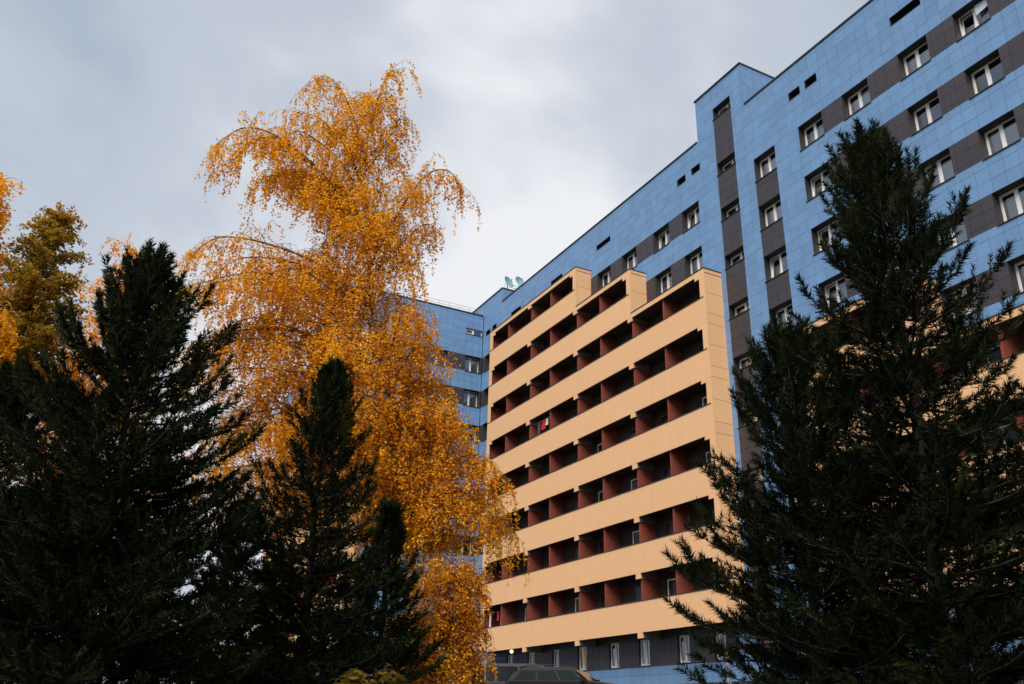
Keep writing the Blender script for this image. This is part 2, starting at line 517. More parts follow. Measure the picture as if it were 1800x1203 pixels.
full_meshes = {}
def clad(fr, u0, u1, z0, z1, gu, gz, openings, dark, singles=None, blue='blue'):
    """cladding panels on a grid, cut round the openings, over a dark backing wall"""
    us = sorted({u0, u1} | {c for o in openings for c in o[:2] if u0 < c < u1})
    zs = sorted({z0, z1} | {c for o in openings for c in o[2:] if z0 < c < z1})
    bk = MB(fr)
    for a, b in zip(us, us[1:]):
        run = None
        for c, d in zip(zs, zs[1:]):
            if any(o[0] < (a + b) / 2 < o[1] and o[2] < (c + d) / 2 < o[3] for o in openings):
                if run: bk.box(a, b, -.52, -.035, *run); run = None
            else:
                run = (run[0], d) if run else (c, d)
        if run: bk.box(a, b, -.52, -.035, *run)
    bk.build("wall", 'backing', BLD)
    mass = {True: MB(fr), False: MB(fr)}
    cells = []
    i0 = math.floor((u0 - gu) / PX); i1 = math.ceil((u1 - gu) / PX)
    j0 = math.floor((z0 - gz) / PZ); j1 = math.ceil((z1 - gz) / PZ)
    for i in range(i0, i1):
        for j in range(j0, j1):
            cu0, cu1 = max(gu + i * PX, u0), min(gu + (i + 1) * PX, u1)
            cz0, cz1 = max(gz + j * PZ, z0), min(gz + (j + 1) * PZ, z1)
            if cu1 - cu0 < .03 or cz1 - cz0 < .03: continue
            cu = sorted({cu0, cu1} | {c for o in openings + dark for c in o[:2] if cu0 + .01 < c < cu1 - .01})
            cz = sorted({cz0, cz1} | {c for o in openings + dark for c in o[2:4] if cz0 + .01 < c < cz1 - .01})
            rects = {True: [], False: []}
            for a, b in zip(cu, cu[1:]):
                for c, d in zip(cz, cz[1:]):
                    mu, mz = (a + b) / 2, (c + d) / 2
                    if any(o[0] < mu < o[1] and o[2] < mz < o[3] for o in openings): continue
                    dk = any(o[0] < mu < o[1] and o[2] < mz < o[3] for o in dark)
                    g = GAP / 2
                    rects[dk].append((a + (g if a == cu0 else 0), b - (g if b == cu1 else 0), c + (g if c == cz0 else 0), d - (g if d == cz1 else 0)))
            for dk in (True, False):
                if not rects[dk]: continue
                cells.append((dk, rects[dk]))
    if singles:
        def score(c):
            r = c[1][0]
            p = fr.p((r[0] + r[1]) / 2, 0, (r[2] + r[3]) / 2)
            d = p - CAM
            f_ = d.dot(fwd)
            sx, sy = d.dot(r2) / f_ * 1566 / 900, d.dot(u2) / f_ * 1566 / 601
            ar = sum((q[1] - q[0]) * (q[3] - q[2]) for q in c[1])
            if abs(sx) > 1 or abs(sy) > 1: return 0
            # panels low on the right stand behind the pines
            if sx * 900 + 900 > 1390 and 601 - sy * 601 > 560: return 0
            return ar / d.length ** 2 * abs(d.dot(fr.n)) / d.length
        cells.sort(key=score, reverse=True)
    for k, (dk, rs) in enumerate(cells):
        tone = rng.random()
        wob = rng.uniform(-.0025, .0025)
        if singles and k < singles:
            full = len(rs) == 1 and abs(rs[0][1] - rs[0][0] - PX + GAP) < 1e-4 and abs(rs[0][3] - rs[0][2] - PZ + GAP) < 1e-4
            mt_ = 'dark' if dk else blue
            if full:
                key = (mt_, id(fr))
                if key not in full_meshes:
                    lf = Frame((0, 0, 0), fr.u, fr.n)
                    tmp = MB(lf).box(-(PX - GAP) / 2, (PX - GAP) / 2, -.02, 0, -(PZ - GAP) / 2, (PZ - GAP) / 2)
                    me = bpy.data.meshes.new("facade_panel"); me.from_pydata([tuple(v) for v in tmp.v], [], tmp.f)
                    me.materials.append(M[mt_])
                    full_meshes[key] = me
                o = bpy.data.objects.new("facade_panel", full_meshes[key])
                o.location = fr.p((rs[0][0] + rs[0][1]) / 2, wob, (rs[0][2] + rs[0][3]) / 2)
                o.rotation_euler = (rng.uniform(-.003, .003), 0, rng.uniform(-.003, .003))
                link(o, BLD)
            else:
                b = MB(fr)
                for r in rs: b.box(r[0], r[1], -.02 + wob, wob, r[2], r[3])
                b.build("facade_panel", mt_, BLD)
        else:
            for r in rs: mass[dk].box(r[0], r[1], -.02 + wob, wob, r[2], r[3], tone + .001)
    for dk in (True, False):
        if mass[dk].v:
            mass[dk].build("facade_panels", 'dark' if dk else blue, BLD, kind='stuff')

# -- main facade
FH = 2.858
def wz(fl): return 19.83 - FH * (9 - fl), 21.19 - FH * (9 - fl)
wins, opens, darks = [], [], []
colsR = [(6.21, 7.72), (8.95, 10.44), (12.07, 13.55), (14.80, 16.28), (17.93, 19.41), (20.66, 22.14)]
for fl in range(5, 10):
    a, b = wz(fl)
    for c in colsR:
        if fl == 5 and c[0] < 11.8: continue
        wins.append((*c, a, b))
    darks.append((6.21, 24.0, a, b))
for fl in range(2, 10):
    wins.append((3.09, 4.60, *wz(fl)))
darks.append((3.09, 4.60, wz(2)[0], wz(9)[1]))
for c, fls in (((-2.84, -1.33), (8, 9)), ((-5.55, -4.05), (8, 9)), ((-8.79, -7.26), (9,)), ((-11.58, -10.05), (9,))):
    for fl in fls: wins.append((*c, *wz(fl)))
for fl in range(2, 10):
    darks.append((-28.4, -1.33, *wz(fl)))
    wins.append((-27.9, -26.45, *wz(fl)))
stair = [25.5] + [21.81 - 2.87 * k for k in range(8)]
for z in stair:
    wins.append((0.36, 1.80, z, z + .74))
darks.append((0.36, 1.80, -3.0, 25.6))
ground_w = [(-17.15, -16.3), (-14.3, -13.35), (-11.09, -10.15), (-8.35, -7.4), (-5.12, -4.2), (-2.41, -1.6), (-20.2, -19.3), (-23.0, -22.1), (6.6, 7.6), (9.4, 10.4), (12.4, 13.4), (15.0, 16.0)]
gw = [(a, b, -2.95, -1.66) for a, b in ground_w]
darks.append((-24.7, -0.66, -3.02, -1.2)); darks.append((5.9, 24.0, -3.02, -1.2))
darks.append((-28.4, 24.0, -5.3, -3.88))
vents = [(5.88, 6.64, 22.98, 23.45), (6.97, 7.73, 22.98, 23.45), (12.05, 13.62, 22.8, 23.28), (-3.06, -2.29, 23.02, 23.48), (-1.77, -1.01, 23.05, 23.5),
         (-11.62, -10.0, 22.92, 23.3), (-17.55, -15.98, 22.9, 23.28), (-23.57, -22.03, 22.9, 23.29), (-27.88, -27.12, 22.93, 23.33), (-26.76, -26.02, 22.95, 23.38)]
door = (3.2, 4.6, -5.3, -3.0)
opens = [tuple(w) for w in wins + gw + vents] + [door]
clad(MAIN, WX, 24.0, -5.3, ROOF, 11.40, 21.19, opens, darks, singles=300)
for k, w in enumerate(wins):
    stairw = abs(w[0] - .36) < .01
    tilt = (not stairw) and rng.random() < .3
    cv = 'cream_reflection' if stairw and w[2] < 16 else ('curtain' if (not stairw and rng.random() < .9) else None)
    if w[0] == 14.80 and w[2] > 19: tilt = True
    window(MAIN, *w, tilt=tilt, cover=cv, split=.58 if stairw else .47)
for k, w in enumerate(gw):
    window(MAIN, *w, cover=None if k % 3 else 'curtain', depth=.12, split=.55)
for v in vents: vent(MAIN, *v)
# silver sheet behind one pane of the topmost right window
MB(MAIN).quad([(15.62, -.27, 20.62), (16.2, -.27, 20.72), (16.2, -.265, 21.1), (15.62, -.262, 21.1)]).build("foil_sheet", 'silver', BLD)

# -- tower over the stairs and the corner block above the roof
T0, T1, TT = -1.05, 2.76, 27.68
clad(MAIN, T0, T1, ROOF, TT, 11.40, 21.19, [(0.36, 1.80, 25.5, 26.24)], [(0.36, 1.80, 24.0, 25.6)])
TS = Frame((T1 + .024, FD, ZO), (0, 1, 0), (1, 0, 0))
clad(TS, .045, 5.2, ROOF, TT, 0.3, 21.19, [], [])
MB().box(T1 + .002, T1 + .024, FD, FD + .043, ZO + ROOF, ZO + TT).build('corner_trim', 'blue', BLD)
tb = MB(); tb.box(T0, T1 - .46, FD + .46, FD + 5.2, ZO + ROOF - .1, ZO + TT - .05); tb.build("tower_core", 'backing', BLD)
def coping(pts, name="roof_coping", w=.2, h=.09):
    b = MB()
    for (x0, y0, x1, y1, z) in pts: b.box(x0, x1, y0, y1, z, z + h)
    return b.build(name, 'trim', BLD)
coping([(T0 - .05, FD - .06, T1 + .06, FD + .3, ZO + TT), (T1 - .25, FD + .3, T1 + .06, FD + 5.25, ZO + TT), (T0 - .05, FD + .3, T0 + .2, FD + 5.25, ZO + TT)], "roof_coping")
E0, E1, ET = -36.0, -25.2, 26.08
clad(MAIN, WX - 6, E1, ROOF, ET, 11.40, 21.19, [], [])
ES = Frame((E1 + .024, FD, ZO), (0, 1, 0), (1, 0, 0))
clad(ES, .045, 3.0, ROOF, ET, 0.3, 21.19, [], [])
MB().box(E1 + .002, E1 + .024, FD, FD + .043, ZO + ROOF, ZO + ET).build('corner_trim', 'blue', BLD)
eb = MB(); eb.box(WX - 6, E1 - .46, FD + .46, FD + 3.0, ZO + ROOF - .1, ZO + ET - .05); eb.build("corner_core", 'backing', BLD)
coping([(WX - 6, FD - .06, E1 + .06, FD + .3, ZO + ET), (E1 - .25, FD + .3, E1 + .06, FD + 3.05, ZO + ET)])
coping([(E1 + .07, FD - .05, T0 - .06, FD + .35, ZO + ROOF), (T1 + .07, FD - .05, 24.0, FD + .35, ZO + ROOF)])
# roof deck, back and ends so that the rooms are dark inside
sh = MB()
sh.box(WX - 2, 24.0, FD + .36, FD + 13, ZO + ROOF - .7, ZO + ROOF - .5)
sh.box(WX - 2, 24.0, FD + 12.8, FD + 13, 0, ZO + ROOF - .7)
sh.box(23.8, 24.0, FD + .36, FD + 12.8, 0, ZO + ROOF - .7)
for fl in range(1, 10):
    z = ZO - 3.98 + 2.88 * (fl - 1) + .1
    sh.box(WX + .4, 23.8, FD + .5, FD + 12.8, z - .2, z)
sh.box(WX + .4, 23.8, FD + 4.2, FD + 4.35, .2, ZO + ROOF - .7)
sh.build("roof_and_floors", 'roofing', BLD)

# -- wing wall and the far left facade
wins, darks = [], []
for fl in range(2, 10):
    a, b = wz(fl)
    for c in ((-.33, 1.03), (-3.3, -1.85), (-6.3, -4.85)):
        wins.append((*c, a, b))
    darks.append((-7.6, FD, a, b))
wv = [(-.38, 1.1, 23.06, 23.56)]
clad(WING, LY, FD - .04, -5.3, ROOF, 0.25, 21.19, wins + wv, darks)
for w in wins: window(WING, *w, cover='curtain' if rng.random() < .7 else None)
window(WING, *wv[0], cover=None, depth=.12)
coping([(WX - .35, LY - .05, WX + .05, FD - .07, ZO + ROOF)])
lw, ld = [], []
LE = -58.0
for fl in range(2, 10):
    a, b = wz(fl)
    ld.append((LE, WX, a, b))
clad(LEFT, LE, WX, -5.3, ROOF, 0.1, 21.19, lw, ld)
coping([(LE, LY - .05, WX - .36, LY + .35, ZO + ROOF)])
sh = MB()
sh.box(LE, WX - .36, LY + .36, LY + 13, ZO + ROOF - .7, ZO + ROOF - .5)
sh.box(LE, LE + .2, LY + .36, LY + 13, 0, ZO + ROOF)
sh.box(LE + .2, WX - .36, LY + 12.8, LY + 13, 0, ZO + ROOF - .7)
sh.build("left_range_shell", 'roofing', BLD)

# -- balcony blocks
def balconies(fr, mods, rows, depth=1.17, lend=True, rend=True):
    RH = 2.88
    nm = len(mods)
    J = max(rows)
    OB = -1.5                               # underside of a parapet band below its rail
    OT = RH + OB                            # top of an opening above its rail
    TH = 0.07
    wallb = MB(fr); wallb
    for j in range(J):
        zs = j * RH
        idx = [i for i in range(nm) if rows[i] > j]
        uL, uR = mods[idx[0]][0], mods[idx[-1]][1]
        MB(fr).box(uL, uR, -TH, 0, zs + OB, zs, .3).build("balcony_parapet", 'cream', BLD)
        MB(fr).box(uL - .0, uR - .12, -TH - .03, .028, zs + .001, zs + .034).build("parapet_cap", 'trim', BLD)
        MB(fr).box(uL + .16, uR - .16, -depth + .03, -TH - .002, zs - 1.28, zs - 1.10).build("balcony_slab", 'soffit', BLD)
    for i, (a, b) in enumerate(mods):
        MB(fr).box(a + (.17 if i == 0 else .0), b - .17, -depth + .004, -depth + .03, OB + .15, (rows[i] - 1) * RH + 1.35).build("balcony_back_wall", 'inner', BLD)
    # a door with a side window for each balcony
    for i, (a, b) in enumerate(mods):
        for j in range(rows[i]):
            zs = j * RH
            mid = (a + b) / 2 - .35
            bays = [(a + .12, mid - .1), (mid + .1, b - .12)]
            for (p, q) in bays:
                w = MB(fr); n0, n1 = -depth + .035, -depth + .095
                dl, dr = q - 1.9, q - .25
                f = .07
                z0, z1 = zs - 1.05, zs + 1.05
                w.box(dl, dl + f, n0, n1, z0, z1); w.box(dr - f, dr, n0, n1, z0, z1)
                w.box(dl + f, dr - f, n0, n1, z1 - f, z1); w.box(dl + .75, dl + .75 + f, n0, n1, z0, z1 - f)
                w.box(dl + f, dl + .75, n0, n1, zs - .25, zs - .25 + f)
                o = w.build("balcony_door", 'white' if j <= 3 and rng.random() < .4 else 'doorbrown', BLD)
                MB(fr).quad([(dl + f, n1 - .02, zs - .2), (dr - f, n1 - .02, zs - .2), (dr - f, n1 - .02, z1 - f), (dl + f, n1 - .02, z1 - f)]).build("pane", 'roomglass', o)
            top = zs + OT
            # divider walls
            MB(fr).box(mid - .1, mid + .0, -depth + .04, -TH - .06, zs - 1.099, top - .08 + .3).build("balcony_divider", 'brick', BLD)
            if i == 0:
                MB(fr).box(a + .16, a + .27, -depth + .04, -TH - .06, zs - 1.099, top - .07).build("balcony_divider", 'brick', BLD)
            if i > 0 and rows[i - 1] > j:
                MB(fr).box(a - .1, a, -depth + .04, -TH - .06, zs - 1.099, top - .07).build("balcony_divider", 'brick', BLD)
    # beams under the bands at module lines
    for i, (a, b) in enumerate(mods):
        for j in range(rows[i] + 1):
            zt = j * RH + OB
            if i > 0 and (j <= rows[i - 1] and j <= rows[i]):
                lo = j == 0
                MB(fr).box(a - .36, a + .06, -TH, -.003, zt - .27, zt + .01, .3).build("beam_end", 'cream', BLD)
                MB(fr).box(a - .34, a + .05, -depth + .04, -TH - .001, zt - .24, zt + .2).build("beam", 'concrete', BLD)
    # section ends: posts and panelled side walls
    def end(u, s, j0, j1, top):
        """end wall at u, facing s (+1 right), rows j0..j1"""
        for j in range(j0, j1):
            zs = j * RH
            x0, x1 = sorted((u, u - s * .39))
            zt = zs + OT if j < j1 - 1 or top is None else zs + 1.32
            MB(fr).box(x0, x1, -TH, -.001, zs + .001 if s > 0 else zs + .001, zt - .001, .3).build("corner_post", 'cream', BLD)
            b0, b1 = sorted((u - s * .39, u - s * .75))
            MB(fr).box(b0, b1, -TH, -.002, zt - .2, zt + .02, .3).build("beam_end", 'cream', BLD)
        lo = j0 * RH + OB if j0 == 0 else j0 * RH + OB
        hi = (j1 - 1) * RH + 1.62
        js = [lo] + [z for k in range(j0 - 1, j1 + 1) for z in (k * RH - 1.5, k * RH - .92, k * RH + .23) if lo + .05 < z < hi - .1] + [hi - .27, hi]
        js = sorted(set(round(z, 3) for z in js))
        for c, d in zip(js, js[1:]):
            if d - c < .1: continue
            x0, x1 = sorted((u - s * .15, u + s * .002))
            MB(fr).box(x0, x1, -depth + .002, -TH - .004, c + .009, d - .009, .3).build("side_panel", 'cream', BLD)
        x0, x1 = sorted((u - s * .16, u - s * .02))
        MB(fr).box(x0, x1, -depth + .002, -TH - .006, lo + .02, hi - .02).build("side_wall_core", 'backing', BLD)
    for i, (a, b) in enumerate(mods):
        nr = rows[i + 1] if i + 1 < nm else 0
        if rows[i] > nr and (nr or rend): end(b, 1, nr, rows[i], True)
        nl = rows[i - 1] if i > 0 else 0
        if rows[i] > nl and (nl or lend): end(a, -1, nl, rows[i], True)
        # roof of the section
        zt = (rows[i] - 1) * RH
        MB(fr).box(a - (0 if i == 0 or rows[i - 1] <= rows[i] else .0), b, -TH, -.0015, zt + 1.32, zt + 1.60, .3).build("roof_fascia", 'cream', BLD)
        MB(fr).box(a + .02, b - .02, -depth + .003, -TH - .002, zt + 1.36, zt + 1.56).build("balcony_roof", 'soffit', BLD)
        MB(fr).box(a - .02, b + .03, -depth + .003, .03, zt + 1.603 + (.002 if i % 2 else 0), zt + 1.64).build("roof_trim", 'trim', BLD)

BF = Frame((0, 0, ZO), (1, 0, 0), (0, -1, 0))
balconies(BF, [(-24.68, -18.4), (-18.4, -12.35), (-12.35, -6.42), (-6.42, 0.0)], [8, 8, 7, 6])
balconies(BF, [(5.9, 12.0), (12.0, 18.0), (18.0, 24.0)], [4, 3, 3], rend=False)
BL = Frame((0, LY - FD, ZO), (1, 0, 0), (0, -1, 0))
balconies(BL, [(-53.0, -47.0), (-47.0, -41.0), (-41.0, -35.0), (-35.0, -29.0)], [8, 8, 8, 8])

# -- entrance canopy with corrugated sheet, posts and door below
cn = MB()
k = 46
for i in range(k):
    xa, xb = 1.9 + 4.4 * i / k, 1.9 + 4.4 * (i + 1) / k
    za, zb = .035 * (i % 2), .035 * ((i + 1) % 2)
    y0, y1 = -2.1, FD - .06
    z0, z1 = ZO - 2.80, ZO - 2.45
    b0 = len(cn.v)
    cn.v += [Vector(q) for q in ((xa, y0, z0 + za), (xb, y0, z0 + zb), (xb, y1, z1 + zb), (xa, y1, z1 + za),
                                 (xa, y0, z0 + za - .02), (xb, y0, z0 + zb - .02), (xb, y1, z1 + zb - .02), (xa, y1, z1 + za - .02))]
    cn.f += [tuple(b0 + q for q in f) for f in ((0, 1, 2, 3), (7, 6, 5, 4), (0, 4, 5, 1), (2, 6, 7, 3))]
    cn.t += [0] * 4
co = cn.build("entrance_canopy", 'canopy', BLD)
MB().box(1.95, 6.25, -2.02, -1.94, ZO - 2.97, ZO - 2.84).build("canopy_beam", 'trim', co)
for x in (2.0, 6.1):
    MB().box(x, x + .1, -2.0, -1.9, ground_z(x, -2), ZO - 2.975).build("canopy_post", 'galv', co)
dr = MB(MAIN).box(door[0] + .05, door[1] - .05, -.2, -.14, door[2] + .02, door[3] - .05).build("entrance_door", 'trim', BLD)
MB(MAIN).box(door[0] + .15, door[0] + .19, -.14, -.08, -4.4, -4.1).build("handle", 'galv', dr)

# -- things on the roof and the walls
def railing(x0, x1, y0, y1, z, label, n=8):
    r = empty("roof_railing", ((x0 + x1) / 2, (y0 + y1) / 2, z))
    tag(r, label, "railing")
    c = Vector(r.location)
    A, B = Vector((x0, y0, 0)), Vector((x1, y1, 0))
    for h in (.28, .52):
        MB().tube([A + Vector((0, 0, h)) - Vector((c.x, c.y, 0)), B + Vector((0, 0, h)) - Vector((c.x, c.y, 0))], .016, 5).build("rail", 'galv', r)
    for i in range(n + 1):
        p = A.lerp(B, i / n) - Vector((c.x, c.y, 0))
        MB().tube([p + Vector((0, 0, -.02)), p + Vector((0, 0, .52))], .014, 5).build("post", 'galv', r)
railing(WX - .2, WX - .2, LY + .3, FD - .3, ZO + ROOF + .09, "thin steel railing along the roof edge behind the birch", 9)
railing(E1 - .15, E1 - .15, FD + .3, FD + 2.9, ZO + ET + .09, "short steel railing on the raised roof beside the satellite dishes", 3)

def dish(x, y, z, r, az, label):
    d = empty("satellite_dish", (x, y, z))
    tag(d, label, "satellite dish", "satellite dishes on the roof")
    MB().tube([(0, 0, 0), (0, 0, r + .12)], .035, 8).build("mast", 'galv', d)
    prof = [(r * t, .32 * r * t * t) for t in (0.001, .2, .4, .6, .8, .92, 1.0)] + [(r * 1.02, .33 * r), (r * .9, .27 * r), (r * .5, .07 * r), (.001, -.03)]
    rot = Matrix.Translation((0, 0, r + .22)) @ Matrix.Rotation(az, 4, 'Z') @ Matrix.Rotation(math.radians(74), 4, 'Y')
    MB().lathe(prof, 28, rot).build("reflector", 'dish', d, smooth=True)
    tip = rot @ Vector((0, 0, r * .95))
    MB().tube([rot @ Vector((r * .95, 0, .3 * r)), tip], .018, 5).build("feed_arm", 'galv', d)
    MB().tube([tip, tip + Vector((0, 0, .09))], .05, 8).build("receiver_head", 'galv', d)
    MB().box(-.25, .25, -.25, .25, -.02, .02).build("base_plate", 'galv', d)
dish(-24.95 - .45, FD + .55, ZO + ET + .02, .50, math.radians(20), "larger blue grey satellite dish at the edge of the raised roof corner")
dish(-24.37, 2.2, 31.16, .45, math.radians(10), "smaller satellite dish half hidden behind the roof edge")
MB().box(-24.7, -24.05, 1.9, 2.5, ZO + ROOF - .5, 31.138).build("roof_plinth", 'concrete', BLD)

lamp = empty("porch_lamp", (-20.6, .25, ZO - 1.52))
tag(lamp, "lit round lamp hanging under the lowest balcony row", "lamp")
MB().tube([(0, 0, .24), (0, 0, .0)], .02, 6).build("stem", 'trim', lamp)
MB().lathe([(.001, -.20), (.06, -.19), (.10, -.13), (.11, -.08), (.09, -.02), (.05, .0), (.001, .0)], 14).build("globe", 'bulb', lamp, smooth=True)

# laundry and boxes on the balconies
def cloth(name, fr, u0, u1, n, z0, z1, mat, label, cat, seed, group=None):
    r_ = random.Random(seed)
    b = MB(fr); k = 10; rowsN = 6
    for i in range(k):
        for j in range(rowsN):
            def pt(a, c):
                u = u0 + (u1 - u0) * a / k; z = z0 + (z1 - z0) * c / rowsN
                s = 1 - c / rowsN
                return (u + .02 * math.sin(3 * c + seed), n + .035 * math.sin(a * 1.7 + seed) * s, z)
            b.quad([pt(i, j), pt(i + 1, j), pt(i + 1, j + 1), pt(i, j + 1)])
    o = b.build(name, mat, smooth=True)
    md = o.modifiers.new("thick", 'SOLIDIFY'); md.thickness = .012
    return tag(o, label, cat, group)
H = 2.88
def line_of(fr, u0, u1, n, z, label):
    o = MB().tube([fr.p(u0, n, z), fr.p(u1, n, z)], .006, 4).build("washing_line", 'galv')
    return tag(o, label, "washing line")
z5 = 5 * H
line_of(BF, -18.2, -15.5, -.3, 4 * H + 1.08 - .0, "washing line across the balcony with the red cloth")
cloth("hanging_cloth", BF, -17.15, -16.7, -.3, 4 * H + .42, 4 * H + 1.07, 'redcloth', "bright red cloth hung on a balcony washing line", "cloth", 1)
cloth("hanging_cloth", BF, -16.62, -16.35, -.31, 4 * H + .62, 4 * H + 1.07, 'whitecloth', "small pale cloth hung right of the bright red cloth", "cloth", 2)
cloth("hanging_cloth", BF, -17.7, -17.3, -.29, 4 * H + .15, 4 * H + 1.07, 'darkcloth', "dark cloth hung left of the bright red cloth", "cloth", 3)
line_of(BF, -24.4, -21.6, -.35, .98, "washing line on the lowest balcony beside the orange birch")
cloth("hanging_cloth", BF, -24.05, -23.8, -.35, .05, .97, 'whitecloth', "narrow white towel on the lowest balcony beside the orange birch", "towel", 4)
cloth("hanging_cloth", BF, -22.95, -22.7, -.36, .4, .97, 'redcloth', "dark red cloth on the lowest balcony beside the white towel", "cloth", 5)

def crate(u, n, z, sx, sy, sz, mat, label):
    c = empty("storage_box", BF.p(u, n, z))
    tag(c, label, "box")
    MB().box(-sx / 2, sx / 2, -sy / 2, sy / 2, 0, sz * .86).build("body", mat, c)
    MB().box(-sx / 2 - .02, sx / 2 + .02, -sy / 2 - .02, sy / 2 + .02, sz * .86 + .001, sz).build("lid", mat, c)
crate(-5.0, -.6, 4 * H - 1.1, .7, .5, 1.33, 'bluecrate', "blue box showing above a balcony rail on the fifth row up")
crate(-4.2, -.65, 4 * H - 1.1, .5, .5, 1.36, 'galv', "grey box beside the blue box on the balcony")
crate(-9.05, -.6, 2 * H + H - 1.1, .45, .4, 1.2, 'galv', "small grey box behind a balcony rail on the fourth row up")
#@@TREES
# ------------------------------------------------------------------ trees
def at(t, lat, z=None):
    """point t metres ahead of the camera's foot and lat metres to its right, on the ground"""
    p = Vector((CAM.x, CAM.y, 0)) + FW * t + RT * lat
    p.z = ground_z(p.x, p.y) if z is None else z
    return p

def rot_to(d):
    """(M,3,3) matrices whose z axis is d"""
    d = d / np.linalg.norm(d, axis=1, keepdims=True)
    h = np.where(np.abs(d[:, 2:3]) < .95, np.array([[0, 0, 1.0]]), np.array([[1.0, 0, 0]]))
    a = np.cross(h, d); a /= np.linalg.norm(a, axis=1, keepdims=True)
    b = np.cross(d, a)
    return np.stack([a, b, d], axis=2)

def brush(rg, n, ln, shoot):
    """one shoot of pine needles along +z: n triangles"""
    T = []
    for i in range(n):
        s = rg.random() ** .8
        az = rg.random() * 2 * PI
        sp = rg.uniform(.75, 1.5) * (1.06 - .62 * s)
        l = ln * rg.uniform(.75, 1.1)
        b = np.array([0, 0, s * shoot])
        d = np.array([math.cos(az) * math.sin(sp), math.sin(az) * math.sin(sp), math.cos(sp)])
        side = np.cross(d, [math.cos(az + 1.7), math.sin(az + 1.7), .3]); side /= np.linalg.norm(side)
        w = .27 / n
        T += [b - side * w, b + side * w, b + d * l]
    return np.array(T)

